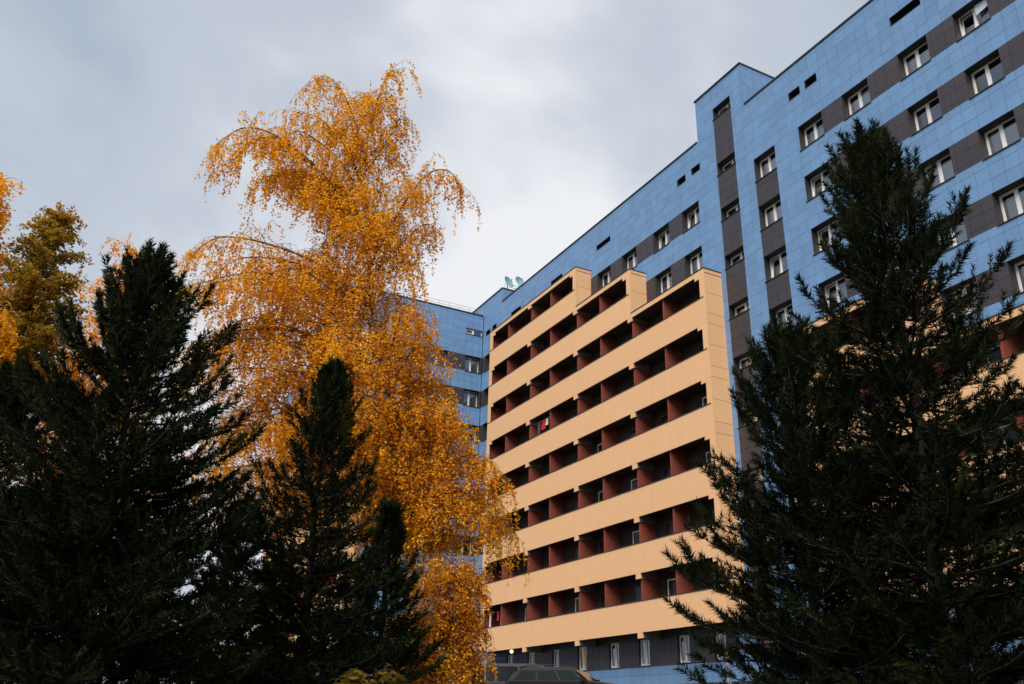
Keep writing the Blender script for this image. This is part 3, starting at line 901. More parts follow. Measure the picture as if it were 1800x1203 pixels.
def pine(pos, height, prof, label, seed, crown_from=.08, whorl=.30, nneed=46, leader_tips=3, lean=0.0, nb=6, density=1.0, needle=.098, up=.40):
    """prof: list of (fraction of height, radius)"""
    rg = random.Random(seed); nr = np.random.default_rng(seed)
    root = empty("pine_tree", pos)
    tag(root, label, "pine tree", "dark pines in front of the building")
    wood = MB()
    hs = [0, .02, .3, .6, .85, 1.0]
    r0 = .0095 * height + .035
    wob = lambda h: (math.sin(h * .9 + seed) * .05 + lean * h, math.cos(h * .7 + seed) * .05)
    axis = lambda h: Vector((*wob(h), h))
    wood.tube([axis(height * h) - Vector((0, 0, .12 if h == 0 else 0)) for h in hs], [r0 * 1.25, r0, r0 * .78, r0 * .5, r0 * .22, .008], 9)
    pf = np.array(prof)
    rad = lambda f: float(np.interp(f, pf[:, 0], pf[:, 1]))
    P, D, S = [], [], []
    h = height * crown_from
    while h < height - .12:
        f = h / height
        n = nb + rg.randint(-1, 1) + (1 if f < .55 else 0)
        a0 = rg.random() * 2 * PI
        for k in range(n):
            az = a0 + 2 * PI * k / n + rg.uniform(-.35, .35)
            Lb = rad(f) * rg.choice((.62, .78, .9, 1.0, 1.08, 1.18)) * rg.uniform(.92, 1.08)
            if Lb < .1: continue
            el = (-.16 + up * f + rg.uniform(-.16, .16)) if f < .72 else (.2 + 1.3 * (f - .6) + rg.uniform(-.15, .35))
            cur = .42 + .4 * f
            p = axis(h); pts = [p.copy()]
            m_ = max(4, int(Lb / .17))
            for i in range(m_):
                e2 = min(el + cur * (i / m_) ** 2 * 1.3, 1.45)
                aa = az + .25 * math.sin(i * .6 + k) * .3
                p = p + Vector((math.cos(aa) * math.cos(e2), math.sin(aa) * math.cos(e2), math.sin(e2))) * (Lb / m_)
                pts.append(p.copy())
            rb = .007 + .010 * Lb
            wood.tube(pts, [rb * (1 - .82 * i / m_) for i in range(m_ + 1)], 4)
            young = rg.uniform(.75, 1.0)
            for i in range(1, m_ + 1):
                fr_ = i / m_
                d = (pts[i] - pts[i - 1]).normalized()
                if fr_ > (.08 if f < .62 else .16):
                    side = d.cross(Vector((0, 0, 1)));  side = side.normalized() if side.length > .01 else Vector((1, 0, 0))
                    for sgn in (-1, 1):
                        if rg.random() > .9 * density: continue
                        tl = (.13 + .30 * Lb * (1 - fr_)) * rg.uniform(.6, 1.2)
                        td = (d * rg.uniform(.5, .9) + side * sgn * rg.uniform(.5, 1.0) + Vector((0, 0, rg.uniform(.05, .6)))).normalized()
                        q0 = pts[i - 1].lerp(pts[i], rg.random())
                        q1 = q0 + td * tl
                        if density > .7: wood.tube([q0, q1], [.006, .003], 3)
                        kk = max(1, int(tl / .15))
                        for j in range(kk):
                            q = q0.lerp(q1, (j + .6) / kk)
                            P.append(q); D.append((td + Vector((rg.gauss(0, .18), rg.gauss(0, .18), .35 + rg.gauss(0, .15))))); S.append(rg.uniform(.8, 1.12) * young)
                            if rg.random() < .62 * density:
                                s2 = (td + side * rg.choice((-1, 1)) * .9 + Vector((0, 0, rg.uniform(0, .6)))).normalized()
                                P.append(q); D.append(s2); S.append(rg.uniform(.7, 1.0))
                    if fr_ > .25:
                        P.append(pts[i]); D.append(d + Vector((rg.gauss(0, .2), rg.gauss(0, .2), .3))); S.append(rg.uniform(.85, 1.15))
            td = (pts[-1] - pts[-2]).normalized()
            P.append(pts[-1]); D.append(td + Vector((0, 0, .35))); S.append(1.15)
        h += whorl * rg.uniform(.8, 1.2) * (.88 if f < .6 else .78)
    for k in range(leader_tips):
        a = rg.random() * 6.28
        P.append(axis(height) - Vector((math.cos(a) * .05, math.sin(a) * .05, .18 * k))); D.append(Vector((math.cos(a) * .25, math.sin(a) * .25, 1))); S.append(1.15)
    P = np.array([tuple(v) for v in P]); D = np.array([tuple(v) for v in D]); S = np.array(S)
    temps = [brush(rg, nneed, needle, .25) for _ in range(5)]
    Rm = rot_to(D)
    out_v, tones = [], []
    which = nr.integers(0, 5, len(P))
    for t_ in range(5):
        ix = np.where(which == t_)[0]
        if not len(ix): continue
        V = np.einsum('mij,kj->mki', Rm[ix], temps[t_]) * S[ix][:, None, None] + P[ix][:, None, :]
        out_v.append(V.reshape(-1, 3))
        tn = np.clip(nr.normal(.40, .26, len(ix)), 0, 1)
        tones.append(np.clip(np.repeat(tn, nneed) + nr.normal(0, .12, len(ix) * nneed), 0, 1))
    wood.build("trunk", 'pinebark', root, smooth=True)
    np_mesh("crown", np.concatenate(out_v), 3, 'needles', root, np.concatenate(tones), kind='stuff')
    return len(P)

def leaves_mesh(name, P, size, mat, root, nr, hang=.35, tone_mu=.55, tone_sd=.24, star=False):
    """small folded leaves: one four-cornered face for each"""
    n = len(P)
    d = nr.normal(0, 1, (n, 3)); d[:, 2] -= hang * 2.2
    Rm = rot_to(d)
    w = .40 if not star else .6
    tmpl = np.array([[0, 0, 0], [w, .05, .42], [0, .12, 1.0], [-w, .05, .42]])
    if star:
        tmpl = np.array([[0, 0, 0], [.35, .03, .18], [.62, .1, .62], [.2, .05, .62], [0, .12, 1.0], [-.2, .05, .62], [-.62, .1, .62], [-.35, .03, .18]])
    s = size * nr.uniform(.7, 1.25, n)
    V = np.einsum('mij,kj->mki', Rm, tmpl) * s[:, None, None] + P[:, None, :]
    ph = nr.uniform(0, 6, 6)                 # some boughs turn earlier than others
    cl = np.sin(P[:, 0] * 1.9 + ph[0] + np.sin(P[:, 2] * 1.3 + ph[1])) * np.sin(P[:, 2] * 1.6 + ph[2]) + .6 * np.sin(P[:, 1] * 4.1 + P[:, 2] * 3.3 + ph[3])
    tone = np.clip(nr.normal(tone_mu, tone_sd, n) + .16 * cl, 0, 1)
    return np_mesh(name, V.reshape(-1, 3), len(tmpl), mat, root, tone, kind='stuff')

def broadleaf(name, pos, trunk, limbs, label, cat, seed, strand=(.35, 1.3), leaf=.05, leafmat='birchleaf', barkmat='birchbark', r0=.17,
              sub_gap=.30, sub_len=(.45, 1.25), per=3.4, group=None, droop=1.0, twig_r=.0045, strand_gap=.17, tone_mu=.55, star=False, bare=False):
    """trunk: list of (u, w, z) points; limbs: list of point lists. u to the right, w away from the camera"""
    rg = random.Random(seed); nr = np.random.default_rng(seed)
    root = empty(name, pos); tag(root, label, cat, group)
    W = lambda p: RT * p[0] + FW * p[1] + Vector((0, 0, p[2]))
    wood, tw, lim = MB(), MB(), MB()
    tp = [W(p) for p in trunk]
    wood.tube(tp, [r0 * (1 - .93 * i / (len(tp) - 1)) for i in range(len(tp))], 10)
    leafP = []
    def spline(pts, m_):
        o = []
        n = len(pts)
        for i in range(m_ + 1):
            x = i / m_ * (n - 1); k = min(int(x), n - 2); f = x - k
            p0, p1, p2, p3 = pts[max(k - 1, 0)], pts[k], pts[k + 1], pts[min(k + 2, n - 1)]
            o.append(.5 * ((2 * p1) + (p2 - p0) * f + (2 * p0 - 5 * p1 + 4 * p2 - p3) * f * f + (3 * p1 - p0 - 3 * p2 + p3) * f ** 3))
        return o
    def hang_strand(p, d, ln):
        m_ = 4; pts = [p.copy()]
        dd = d.copy()
        for i in range(m_):
            dd = (dd * (1 - .42 * droop) + Vector((rg.gauss(0, .08), rg.gauss(0, .08), -.62 * droop))).normalized()
            p = p + dd * (ln / m_); pts.append(p.copy())
        if not bare: tw.tube(pts[::2], [twig_r, twig_r * .75, twig_r * .4], 3)
        step = .05
        nl = int(ln / step * per / 3)
        for i in range(nl):
            x = rg.random() ** .85 * m_; k = min(int(x), m_ - 1)
            q = pts[k].lerp(pts[k + 1], x - k)
            leafP.append((q.x + rg.gauss(0, .035), q.y + rg.gauss(0, .035), q.z + rg.gauss(0, .03) - .02))
    for lb in limbs:
        pts0 = [W(p) for p in lb]
        L_ = sum((b - a).length for a, b in zip(pts0, pts0[1:]))
        m_ = max(6, int(L_ / .25))
        pts = spline(pts0, m_)
        rr = .008 + .008 * L_
        lim.tube(pts, [rr * (1 - .85 * i / m_) for i in range(m_ + 1)], 5)
        for i in range(int(m_ * .3), m_ + 1):     # short leafy strands on the limb itself
            for _ in range(3):
                az = rg.random() * 6.28
                hang_strand(pts[i], Vector((math.cos(az), math.sin(az), rg.uniform(-.2, .8))).normalized(), rg.uniform(*strand) * .75)
        s = 0.0; nxt = L_ * .16
        for i in range(m_):
            seg = (pts[i + 1] - pts[i]); sl_ = seg.length
            while nxt < s + sl_:
                q = pts[i] + seg * ((nxt - s) / sl_)
                fr_ = nxt / L_
                d = seg.normalized()
                az = rg.random() * 6.28
                o = Vector((math.cos(az), math.sin(az), rg.uniform(-.1, .9)))
                sd_ = (d * rg.uniform(.4, 1.0) + o * .9).normalized()
                sl2 = rg.uniform(*sub_len) * (1.1 - .45 * fr_) * min(1, .45 + L_ / 4)
                sp = [q]; p = q.copy(); dd = sd_.copy(); mm = 5
                for j in range(mm):
                    dd = (dd + Vector((rg.gauss(0, .1), rg.gauss(0, .1), -.17 * droop))).normalized()
                    p = p + dd * (sl2 / mm); sp.append(p.copy())
                tw.tube(sp, [.011 * (1 - .8 * j / mm) for j in range(mm + 1)], 3)
                k = strand_gap * .5
                while k < sl2:
                    x = k / sl2 * mm; jj = min(int(x), mm - 1)
                    qq = sp[jj].lerp(sp[jj + 1], x - jj)
                    az = rg.random() * 6.28
                    ds = (dd * .5 + Vector((math.cos(az) * .7, math.sin(az) * .7, .1))).normalized()
                    hang_strand(qq, ds, rg.uniform(*strand) * (1 if rg.random() < .8 else 1.35))
                    k += strand_gap * rg.uniform(.6, 1.4)
                hang_strand(sp[-1], dd, rg.uniform(*strand))
                nxt += sub_gap * rg.uniform(.6, 1.4)
            s += sl_
        hang_strand(pts[-1], (pts[-1] - pts[-2]).normalized(), rg.uniform(*strand))
    wood.build("trunk", barkmat, root, smooth=True)
    lim.build("limbs", 'limb', root, smooth=True, kind='stuff')
    tw.build("twigs", 'twig', root, kind='stuff')
    leaves_mesh("crown", np.array(leafP), leaf, leafmat, root, nr, tone_mu=tone_mu, star=star)
    return len(leafP)

def crown_limbs(trunk, z0, z1, n, reach, seed, rise=.5, wdepth=.85, droop=.12):
    """limbs fanned round a trunk; reach(f, side) gives the length, side -1 left .. 1 right"""
    rg = random.Random(seed); T = np.array(trunk); o = []
    for k in range(n):
        f = (k + rg.random()) / n
        z = z0 + (z1 - z0) * f
        x, w = np.interp(z, T[:, 2], T[:, 0]), np.interp(z, T[:, 2], T[:, 1])
        az = k * 2.39996 + rg.uniform(-.4, .4)
        c, s = math.cos(az), math.sin(az) * wdepth
        L_ = reach(f, c) * rg.uniform(.72, 1.08)
        r_ = rise * rg.uniform(.7, 1.3)
        o.append([(x, w, z), (x + c * L_ * .4, w + s * L_ * .4, z + L_ * .40 * r_), (x + c * L_ * .8, w + s * L_ * .8, z + L_ * (.66 * r_)), (x + c * L_, w + s * L_, z + L_ * (.62 * r_ - droop))])
    return o

counts = {}
# -- the tall golden birch
BT = 23.0
g = at(BT, 0).z
TR = [(-2.05, 0, g - .15), (-2.3, 0, 1.6), (-2.5, .05, 3.5), (-2.75, .1, 4.8), (-3.2, .1, 7.3), (-3.6, .05, 8.6), (-3.92, 0, 9.9), (-4.18, -.05, 11.35), (-4.45, -.05, 13.0), (-4.62, 0, 14.4), (-4.66, .05, 16.6), (-4.75, .05, 18.35)]
rel = lambda pts: [(p[0], p[1], p[2]) for p in pts]
LM = [
    [(-4.3, 0, 12.2), (-5.6, -.4, 14.1), (-7.1, -.6, 15.5), (-8.3, -.6, 15.9), (-9.1, -.6, 15.2)],
    [(-4.35, 0, 12.8), (-5.4, .6, 14.3), (-6.9, .9, 15.3), (-8.0, 1.0, 15.5)],
    [(-4.6, 0, 14.2), (-5.4, .2, 15.9), (-6.3, .3, 17.0), (-7.0, .3, 17.2)],
    [(-4.62, 0, 15.2), (-5.1, -.5, 16.6), (-5.7, -.8, 17.6), (-6.3, -.9, 17.7)],
    [(-4.66, .05, 16.0), (-4.9, .5, 17.5), (-5.3, .8, 18.1), (-5.7, .9, 18.0)],
    [(-4.66, .05, 16.2), (-4.4, -.2, 17.5), (-4.15, -.3, 18.3), (-3.95, -.35, 18.45)],
    [(-4.62, 0, 14.8), (-4.1, .2, 16.0), (-3.8, .3, 17.0), (-3.65, .3, 17.2)],
    [(-4.2, 0, 11.5), (-3.5, -.3, 13.1), (-2.7, -.5, 14.4), (-2.05, -.5, 14.6), (-1.7, -.5, 14.1)],
    [(-4.3, 0, 12.0), (-3.6, .5, 13.6), (-3.2, .7, 14.7), (-2.9, .8, 14.6)],
    [(-4.15, 0, 11.2), (-3.4, .2, 12.4), (-2.7, .3, 13.2), (-2.3, .3, 13.0)],
    [(-3.95, 0, 10.1), (-5.2, -.6, 11.1), (-6.9, -.9, 11.7), (-8.3, -.9, 11.9), (-9.0, -.9, 11.4)],
    [(-3.95, 0, 10.3), (-5.3, .8, 11.6), (-6.6, 1.3, 12.2), (-7.5, 1.4, 12.0)],
    [(-3.6, 0, 8.6), (-5.2, -1.0, 9.8), (-7.0, -1.5, 10.3), (-8.6, -1.6, 9.9)],
    [(-3.5, 0, 8.3), (-5.2, .7, 9.2), (-7.2, 1.2, 9.6), (-8.5, 1.3, 9.0)],
    [(-3.3, 0, 7.6), (-5.0, -.8, 8.3), (-6.8, -1.4, 8.6), (-8.2, -1.5, 8.0)],
    [(-3.1, 0, 6.6), (-4.8, .4, 7.2), (-6.4, .8, 7.3), (-7.7, .9, 6.7)],
    [(-2.95, 0, 5.8), (-4.3, -.7, 6.3), (-5.8, -1.2, 6.3), (-7.0, -1.3, 5.7)],
    [(-3.3, 0, 7.8), (-2.5, -.6, 8.7), (-1.8, -.9, 8.9), (-1.35, -1.0, 8.4)],
    [(-3.2, 0, 7.2), (-2.3, .5, 8.2), (-1.6, .8, 8.3), (-1.1, .8, 7.6)],
    [(-3.05, 0, 6.4), (-2.1, -.7, 7.2), (-1.3, -1.1, 7.2), (-.85, -1.1, 6.6)],
    [(-2.9, 0, 5.6), (-1.9, .4, 6.4), (-1.0, .7, 6.5), (-.45, .7, 5.9)],
    [(-2.75, 0, 4.8), (-1.7, -.5, 5.6), (-.7, -.8, 5.7), (-.1, -.8, 5.1)],
    [(-2.7, 0, 4.5), (-1.6, .2, 5.0), (-.6, .3, 5.1), (-.05, .3, 4.6)],
    [(-2.6, 0, 4.0), (-1.8, -.8, 4.5), (-1.1, -1.2, 4.5), (-.5, -1.3, 4.0)],
    [(-3.5, 0, 8.2), (-2.9, -1.2, 9.3), (-2.5, -1.6, 9.6), (-2.2, -1.7, 9.3)],
]
LM += crown_limbs(TR, 4.4, 9.6, 34, lambda f, c: (4.7 if c < 0 else 2.05) * (1 - .1 * f), 11, rise=.42, wdepth=.7)
LM += crown_limbs(TR, 3.3, 7.2, 26, lambda f, c: 2.75 - .3 * f if c > 0 else 1.2, 14, rise=.5, wdepth=.6)
LM += crown_limbs(TR, 3.2, 5.0, 10, lambda f, c: 3.6 if c < 0 else .8, 15, rise=.5, wdepth=.6)
LM += [[(-4.0 + .1 * q, 0, 10.3 - .62 * q), (-5.4, w_ * .5, 11.0 - .62 * q), (-7.0, w_, 11.2 - .66 * q), (-8.5 - .3 * (q % 2), w_ * 1.1, 10.6 - .62 * q)] for q, w_ in enumerate((.9, -1.4, .3, -.6, 1.5, -1.0, .6, -.2, 1.2, -.8, .3))]
LM += [[(-4.35, 0, 12.4 + .5 * q), (-5.3, w_ * .6, 13.8 + .5 * q), (-6.4, w_, 14.6 + .45 * q), (-7.6 + .35 * q, w_, 14.4 + .45 * q)] for q, w_ in enumerate((-.2, .8, -1.0))]
LM += crown_limbs(TR, 9.5, 13.5, 16, lambda f, c: (3.0 if c < 0 else 1.6) * (1 - .2 * f), 12, rise=.75)
LM += crown_limbs(TR, 13.5, 17.6, 7, lambda f, c: 1.35 * (1 - .45 * f), 13, rise=1.1)
rj = random.Random(77)
LM += [[lb[0]] + [(p[0] + dx * k / 3, p[1] + dy * k / 3, p[2] + dz * k / 3) for k, p in enumerate(lb[1:], 1)]
       for lb in LM[:2] + LM[10:11] for dx, dy, dz in [(rj.uniform(.1, .7) * (1 if lb[-1][0] < -4.6 else -1), rj.uniform(-.7, .7), rj.uniform(-.75, .1)) for _ in range(1)]]
LM = [[lb[0]] + [(lb[0][0] + (p[0] - lb[0][0]) * .74, p[1], p[2]) for p in lb[1:]] if lb[-1][0] > -2.4 and 5.7 < lb[-1][2] < 11 else lb for lb in LM]
o_ = at(BT, 0, 0.0)
counts['birch'] = broadleaf("birch_tree", o_, TR, LM, "tall golden birch with drooping branches in front of the blue wall", "birch tree", 5, strand=(.35, 1.3), leaf=.078, per=2.9, sub_gap=.24, strand_gap=.145)

# -- orange young birch at its foot
YT = 18.5
gy = at(YT, 0).z
TY = [(-1.15, 0, gy - .1), (-1.1, 0, .3), (-1.0, .05, 1.2), (-.95, 0, 2.0), (-.9, 0, 2.7)]
LY_ = crown_limbs(TY, -.8, 2.3, 60, lambda f, c: (1.75 if c < 0 else 1.05) * (1 - .55 * f), 21, rise=.55)
counts['young'] = broadleaf("birch_tree", at(YT, 0, 0.0), TY, LY_, "low bushy orange birch under the tall golden birch", "birch tree", 6, strand=(.18, .6), leaf=.062, r0=.05, sub_gap=.13, sub_len=(.3, .7), per=4, strand_gap=.09, tone_mu=.42)

# -- trees at the left edge, behind the pines
LT = 21.0
gl_ = at(LT, 0).z
TL = [(-15.5, 0, gl_ - .1), (-15.4, 0, 3), (-15.3, 0, 6), (-15.2, 0, 9), (-15.1, 0, 14.1)]
counts['left'] = broadleaf("birch_tree", at(LT, 0, 0.0), TL, crown_limbs(TL, 3.0, 13.4, 60, lambda f, c: 3.0 * (1 - .75 * f) + .2, 31, rise=.8), "orange birch cut off by the edge of the picture beside the larch", "birch tree", 8,
          strand=(.3, .9), leaf=.095, r0=.14, sub_gap=.22, per=3.2, strand_gap=.14, bare=True)
XT = 26.0
gx = at(XT, 0).z
TX = [(-17.0, 0, gx - .1), (-16.7, 0, 3), (-16.2, 0, 7), (-15.6, 0, 10.5), (-15.2, 0, 15.0)]
counts['larch'] = broadleaf("larch_tree", at(XT, 0, 0.0), TX, crown_limbs(TX, 7.0, 14.7, 64, lambda f, c: 2.6 * (1 - .9 * f) + .12, 41, rise=.9, droop=-.1), "olive brown larch with a pointed top behind the dark pines", "larch tree", 9,
          strand=(.2, .5), leaf=.095, leafmat='larchleaf', barkmat='pinebark', r0=.16, sub_gap=.15, sub_len=(.3, .8), per=5.0, strand_gap=.09, droop=.25, bare=True)
TX2 = [(-15.9, 0, gx - .1), (-15.85, 0, 4), (-15.6, 0, 8), (-15.3, .2, 11)]
counts['larch2'] = broadleaf("larch_tree", at(XT + .8, -.3, 0.0), TX2, crown_limbs(TX2, 6.5, 10.8, 22, lambda f, c: 1.6 * (1 - .7 * f) + .12, 42, rise=.9, droop=-.1), "shorter brown larch stem just right of the pointed larch", "larch tree", 10,
          strand=(.2, .5), leaf=.095, leafmat='larchleaf', barkmat='pinebark', r0=.12, sub_gap=.18, sub_len=(.3, .8), per=4, strand_gap=.1, droop=.25, bare=True)
GT = 30.0
gg = at(GT, 0).z
TG = [(-15.5, 0, gg - .1), (-15.3, 0, 4), (-14.9, 0, 9), (-14.4, 0, 13), (-14.1, 0, 16.0)]
counts['yellow'] = broadleaf("birch_tree", at(GT, 0, 0.0), TG, crown_limbs(TG, 5.0, 15.4, 60, lambda f, c: 2.9 * (1 - .72 * f) + .15, 51, rise=.8), "yellow birch showing through the top of the big dark pine", "birch tree", 12,
          strand=(.3, .9), leaf=.095, r0=.15, sub_gap=.25, per=2.6, strand_gap=.15, tone_mu=.7, bare=True)

# -- pines
def pine_at(t, lat, top, *a, **k):
    p = at(t, lat); return pine(p, top - p.z, *a, **k)
counts['p1'] = pine_at(12.0, -5.4, 5.6, [(0, 2.0), (.25, 2.1), (.5, 1.75), (.7, 1.4), (.84, .95), (.94, .48), (1, .15)], "broad dark pine with upright tips in front of the larch", 61, nneed=27, whorl=.24, nb=7, leader_tips=3)
counts['p2'] = pine_at(13.5, -8.0, 4.2, [(0, 1.9), (.3, 2.1), (.6, 1.6), (.85, .85), (1, .15)], "dark pine at the lower corner under the larch trunks", 62, nneed=24, whorl=.26, nb=7)
counts['p3'] = pine_at(15.0, -3.2, 5.1, [(0, 1.5), (.25, 1.65), (.5, 1.3), (.75, .85), (.9, .42), (1, .08)], "slender dark pine standing in front of the golden birch", 63, nneed=30, whorl=.25, nb=6, density=.82)
counts['p4'] = pine_at(17.0, -2.2, 3.05, [(0, .95), (.35, .9), (.65, .55), (.9, .22), (1, .06)], "small dark pine between the slender pine and the birch trunk", 64, nneed=26, whorl=.25, density=.9)
counts['p5'] = pine_at(10.0, 4.77, 6.66, [(0, 1.3), (.2, 1.7), (.45, 1.62), (.62, 1.4), (.76, 1.05), (.88, .72), (.96, .42), (1, .2)], "tallest dark pine covering the striped wall with its crown", 65, nneed=40, whorl=.25, nb=7, leader_tips=3, density=.74)
counts['p6'] = pine_at(10.6, 3.55, 3.98, [(0, .9), (.25, 1.15), (.5, 1.28), (.75, .95), (.9, .55), (1, .15)], "shorter dark pine reaching over the balcony block corner", 66, nneed=40, whorl=.25, nb=6, density=.86)
counts['p8'] = pine_at(18.5, -5.5, 3.3, [(0, 1.7), (.35, 1.7), (.65, 1.15), (.9, .5), (1, .1)], "low dark pine filling the gap between the broad pine and the slender pine", 68, nneed=26, whorl=.27, nb=6)
counts['p7'] = pine_at(9.6, 6.9, 4.1, [(0, 1.3), (.3, 1.5), (.6, 1.15), (.85, .6), (1, .1)], "dark pine cut off by the edge of the picture beside the tallest pine", 67, nneed=28, whorl=.26, nb=7, density=.8)

# -- shrubs
def shrub(t, lat, h, w, n, label, seed, mat='mapleleaf', leaf=.12):
    gz = at(t, lat).z
    T_ = [(0, 0, -.05), (0.02, 0, h * .5), (.0, 0, h * .9)]
    return broadleaf("shrub", at(t, lat), T_, crown_limbs(T_, .1 * h, h * .85, n, lambda f, c: w * (1 - .4 * f), seed, rise=1.0, droop=0), label, "shrub", seed,
              strand=(.12, .3), leaf=leaf, leafmat=mat, barkmat='pinebark', r0=.03, sub_gap=.12, sub_len=(.2, .45), per=2.6, strand_gap=.08, droop=.5, star=True)
counts['s1'] = shrub(13.5, -2.05, 2.05, .85, 16, "yellow green maple bush below the small pine", 71)
counts['s2'] = shrub(15.0, -4.5, 1.75, .6, 12, "yellow green bush between the broad pine and the slender pine", 72)

# ------------------------------------------------------------------ vehicles
def wheel(parent, x, y, r, wdt=.22):
    w = empty("wheel", (x, y, r)); w.parent = parent
    mt_ = Matrix.Rotation(PI / 2, 4, 'X')
    MB().lathe([(r * .62, -wdt / 2), (r * .93, -wdt / 2), (r, -wdt * .35), (r, wdt * .35), (r * .93, wdt / 2), (r * .62, wdt / 2), (r * .62, -wdt / 2)], 24, mt_).build("tyre", 'rubber', w, smooth=True)
    rm = MB().lathe([(.001, -wdt * .32), (r * .2, -wdt * .36), (r * .62, -wdt * .3), (r * .62, wdt * .3), (r * .2, wdt * .36), (.001, wdt * .32)], 20, mt_)
    rm.build("rim", 'rim', w)

def vehicle(name, pos, rz, body, green, width, label, cat, paint, tumble=.16, wheels=(.85, 3.65), wr=.36, rails=True):
    """body and green: side outlines (x, z) of the lower body and of the glasshouse"""
    root = empty(name, pos, rz); tag(root, label, cat)
    L_ = max(p[0] for p in body)
    hw = width / 2
    def shell(outl, w_at, nm, mat, bulge=.05):
        b = MB(); n = len(outl)
        ys = [-1, -.94, -.6, 0, .6, .94, 1]
        cx = sum(p[0] for p in outl) / n; cz = sum(p[1] for p in outl) / n
        for s in ys:
            k = 1 - .045 * (abs(s) > .97)
            for (x, z) in outl:
                xx = cx + (x - cx) * k; z2 = cz + (z - cz) * k
                b.v.append(Vector((xx - L_ / 2, s * w_at(z), z2 + bulge * (1 - s * s) * (1 if z > cz else 0))))
        for i in range(len(ys) - 1):
            for j in range(n):
                b.f.append((i * n + j, i * n + (j + 1) % n, (i + 1) * n + (j + 1) % n, (i + 1) * n + j)); b.t.append(0)
        b.f.append(tuple(range(n))); b.f.append(tuple(range((len(ys) - 1) * n, len(ys) * n))[::-1]); b.t += [0, 0]
        return b.build(nm, mat, root)
    zb = min(p[1] for p in green); zt = max(p[1] for p in green)
    wa = lambda z: hw - .02 - tumble * max(0, (z - zb)) / (zt - zb)
    shell(body, lambda z: hw - .06 * max(0, (.45 - z)), "body", paint)
    cab = shell(green, wa, "cabin", paint, .03)
    # side glass, windscreen and rear screen set in the glasshouse
    gx0, gx1 = min(p[0] for p in green), max(p[0] for p in green)
    tops = sorted([p for p in green if p[1] > zt - .12]); bots = sorted([p for p in green if p[1] < zb + .05])
    xb0, xb1, xt0, xt1 = bots[0][0], bots[-1][0], tops[0][0], tops[-1][0]
    za, zc = zb + .06, zt - .13
    lx = lambda z, a, b: a + (b - a) * (z - zb) / (zt - zb)
    for s in (-1, 1):
        cuts = [0.06, .36, .66, .94]
        for c0, c1 in zip(cuts, cuts[1:]):
            c0 += .012; c1 -= .012
            q = []
            for (c, z) in ((c0, za), (c1, za), (c1, zc), (c0, zc)):
                x_ = lx(z, xb0, xt0) + c * (lx(z, xb1, xt1) - lx(z, xb0, xt0))
                q.append(Vector((x_ - L_ / 2, s * (wa(z) + .006), z)))
            b = MB(); b.v = q; b.f = [(0, 1, 2, 3)]; b.t = [0]
            b.build("side_window", 'carglass', cab)
        mi = MB(); xm = lx(za, xb1, xt1) - .25 - L_ / 2
        mi.box(xm, xm + .16, s * (hw + .02) if s > 0 else -hw - .22, s * (hw + .22) if s > 0 else -hw - .02, zb + .02, zb + .19)
        mi.build("mirror", paint, root)
        if rails:
            MB().tube([(lx(zt, xb0, xt0) + .1 - L_ / 2, s * (wa(zt) - .06), zt + .0), (lx(zt, xb0, xt0) + .3 - L_ / 2, s * (wa(zt) - .06), zt + .075),
                       (lx(zt, xb1, xt1) - .5 - L_ / 2, s * (wa(zt) - .06), zt + .075), (lx(zt, xb1, xt1) - .25 - L_ / 2, s * (wa(zt) - .06), zt + .0)], .02, 6).build("roof_rail", 'trim', root)
        b = MB(); b.box(L_ / 2 - .12, L_ / 2 + .012, s * hw * .55, s * hw * .92, .62, .8) if s > 0 else b.box(L_ / 2 - .12, L_ / 2 + .012, -hw * .92, -hw * .55, .62, .8)
        b.build("headlight", 'headlamp', root)
        b = MB(); b.box(-L_ / 2 - .012, -L_ / 2 + .1, hw * .68, hw * .94, .75, 1.0) if s > 0 else b.box(-L_ / 2 - .012, -L_ / 2 + .1, -hw * .94, -hw * .68, .75, 1.0)
        b.build("tail_light", 'redlamp', root)
        for x_ in wheels: wheel(root, x_ - L_ / 2, s * (hw - .1), wr)
    for nm, (xa, xc), off in (("windscreen", (xb1, xt1), .02), ("rear_window", (xb0, xt0), -.02)):
        b = MB(); b.v = [Vector((lx(z, xa, xc) + off - L_ / 2, y * (wa(z) - .1), z)) for z, y in ((za, -1), (za, 1), (zc + .02, 1), (zc + .02, -1))]
        b.f = [(0, 1, 2, 3)]; b.t = [0]
        b.build(nm, 'carglass', cab)
    return root
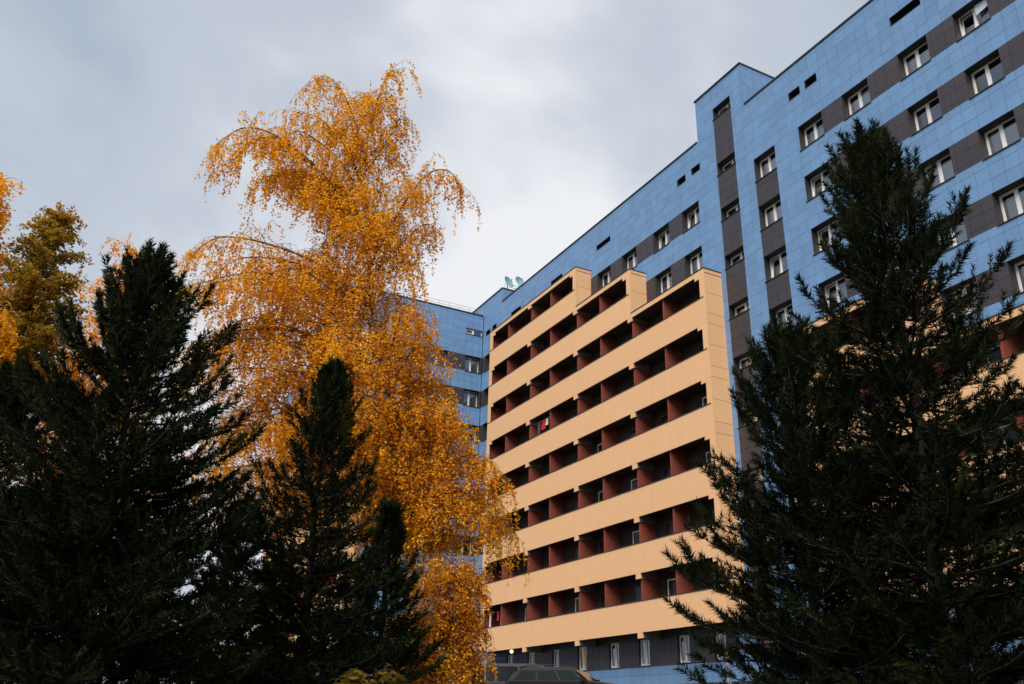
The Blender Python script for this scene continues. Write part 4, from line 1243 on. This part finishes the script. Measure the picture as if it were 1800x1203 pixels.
suv_body = [(.05, .45), (.0, .75), (.03, 1.05), (.25, 1.12), (3.55, 1.12), (4.45, 1.02), (4.7, .9), (4.75, .55), (4.6, .32), (.3, .32)]
suv_top = [(.12, 1.08), (.32, 1.40), (.62, 1.60), (1.0, 1.66), (2.5, 1.66), (2.85, 1.59), (3.65, 1.08)]
p = at(39.0, 2.55)
vehicle("parked_suv", p, math.atan2(RT.y, RT.x) + math.radians(-22), suv_body, suv_top, 1.86, "black sport utility car parked under the balconies", "car", 'carpaint')
van_body = [(.05, .4), (.0, .9), (.05, 1.15), (4.4, 1.15), (5.0, .95), (5.1, .5), (4.9, .3), (.2, .3)]
van_top = [(.06, 1.13), (.08, 1.75), (.22, 1.93), (3.3, 1.95), (3.7, 1.85), (4.5, 1.13)]
p = at(43.0, .75)
vehicle("parked_van", p, math.atan2(RT.y, RT.x) + math.radians(-12), van_body, van_top, 1.9, "dark grey minibus behind the black car", "van", 'vanpaint', tumble=.08, wheels=(.9, 4.1), rails=False)
sed_body = [(.05, .42), (.0, .8), (.1, .98), (3.4, .98), (4.35, .85), (4.5, .5), (4.3, .28), (.3, .28)]
sed_top = [(.55, .96), (1.1, 1.36), (1.5, 1.44), (2.5, 1.44), (2.8, 1.38), (3.5, .96)]
p = at(50.0, -13.3)
vehicle("parked_car", p, math.atan2(RT.y, RT.x) + math.radians(10), sed_body, sed_top, 1.75, "silver saloon car behind the slender pine", "car", 'silverpaint', wheels=(.85, 3.5), wr=.31, rails=False)
p = at(54.0, -14.7)
vehicle("parked_van", p, math.atan2(RT.y, RT.x) + math.radians(14), van_body, van_top, 1.9, "grey van parked behind the silver car", "van", 'vanpaint', tumble=.08, wheels=(.9, 4.1), rails=False)

# lamp post beside the minibus
lp = empty("sign_post", at(38.0, -.75)); tag(lp, "thin grey metal post beside the minibus", "post")
MB().tube([(0, 0, -.1), (0, 0, 2.35)], .035, 8).build("pole", 'galv', lp)
MB().lathe([(.05, 2.34), (.05, 2.38), (.001, 2.40)], 10).build("cap", 'galv', lp)
bpy.context.view_layer.update()
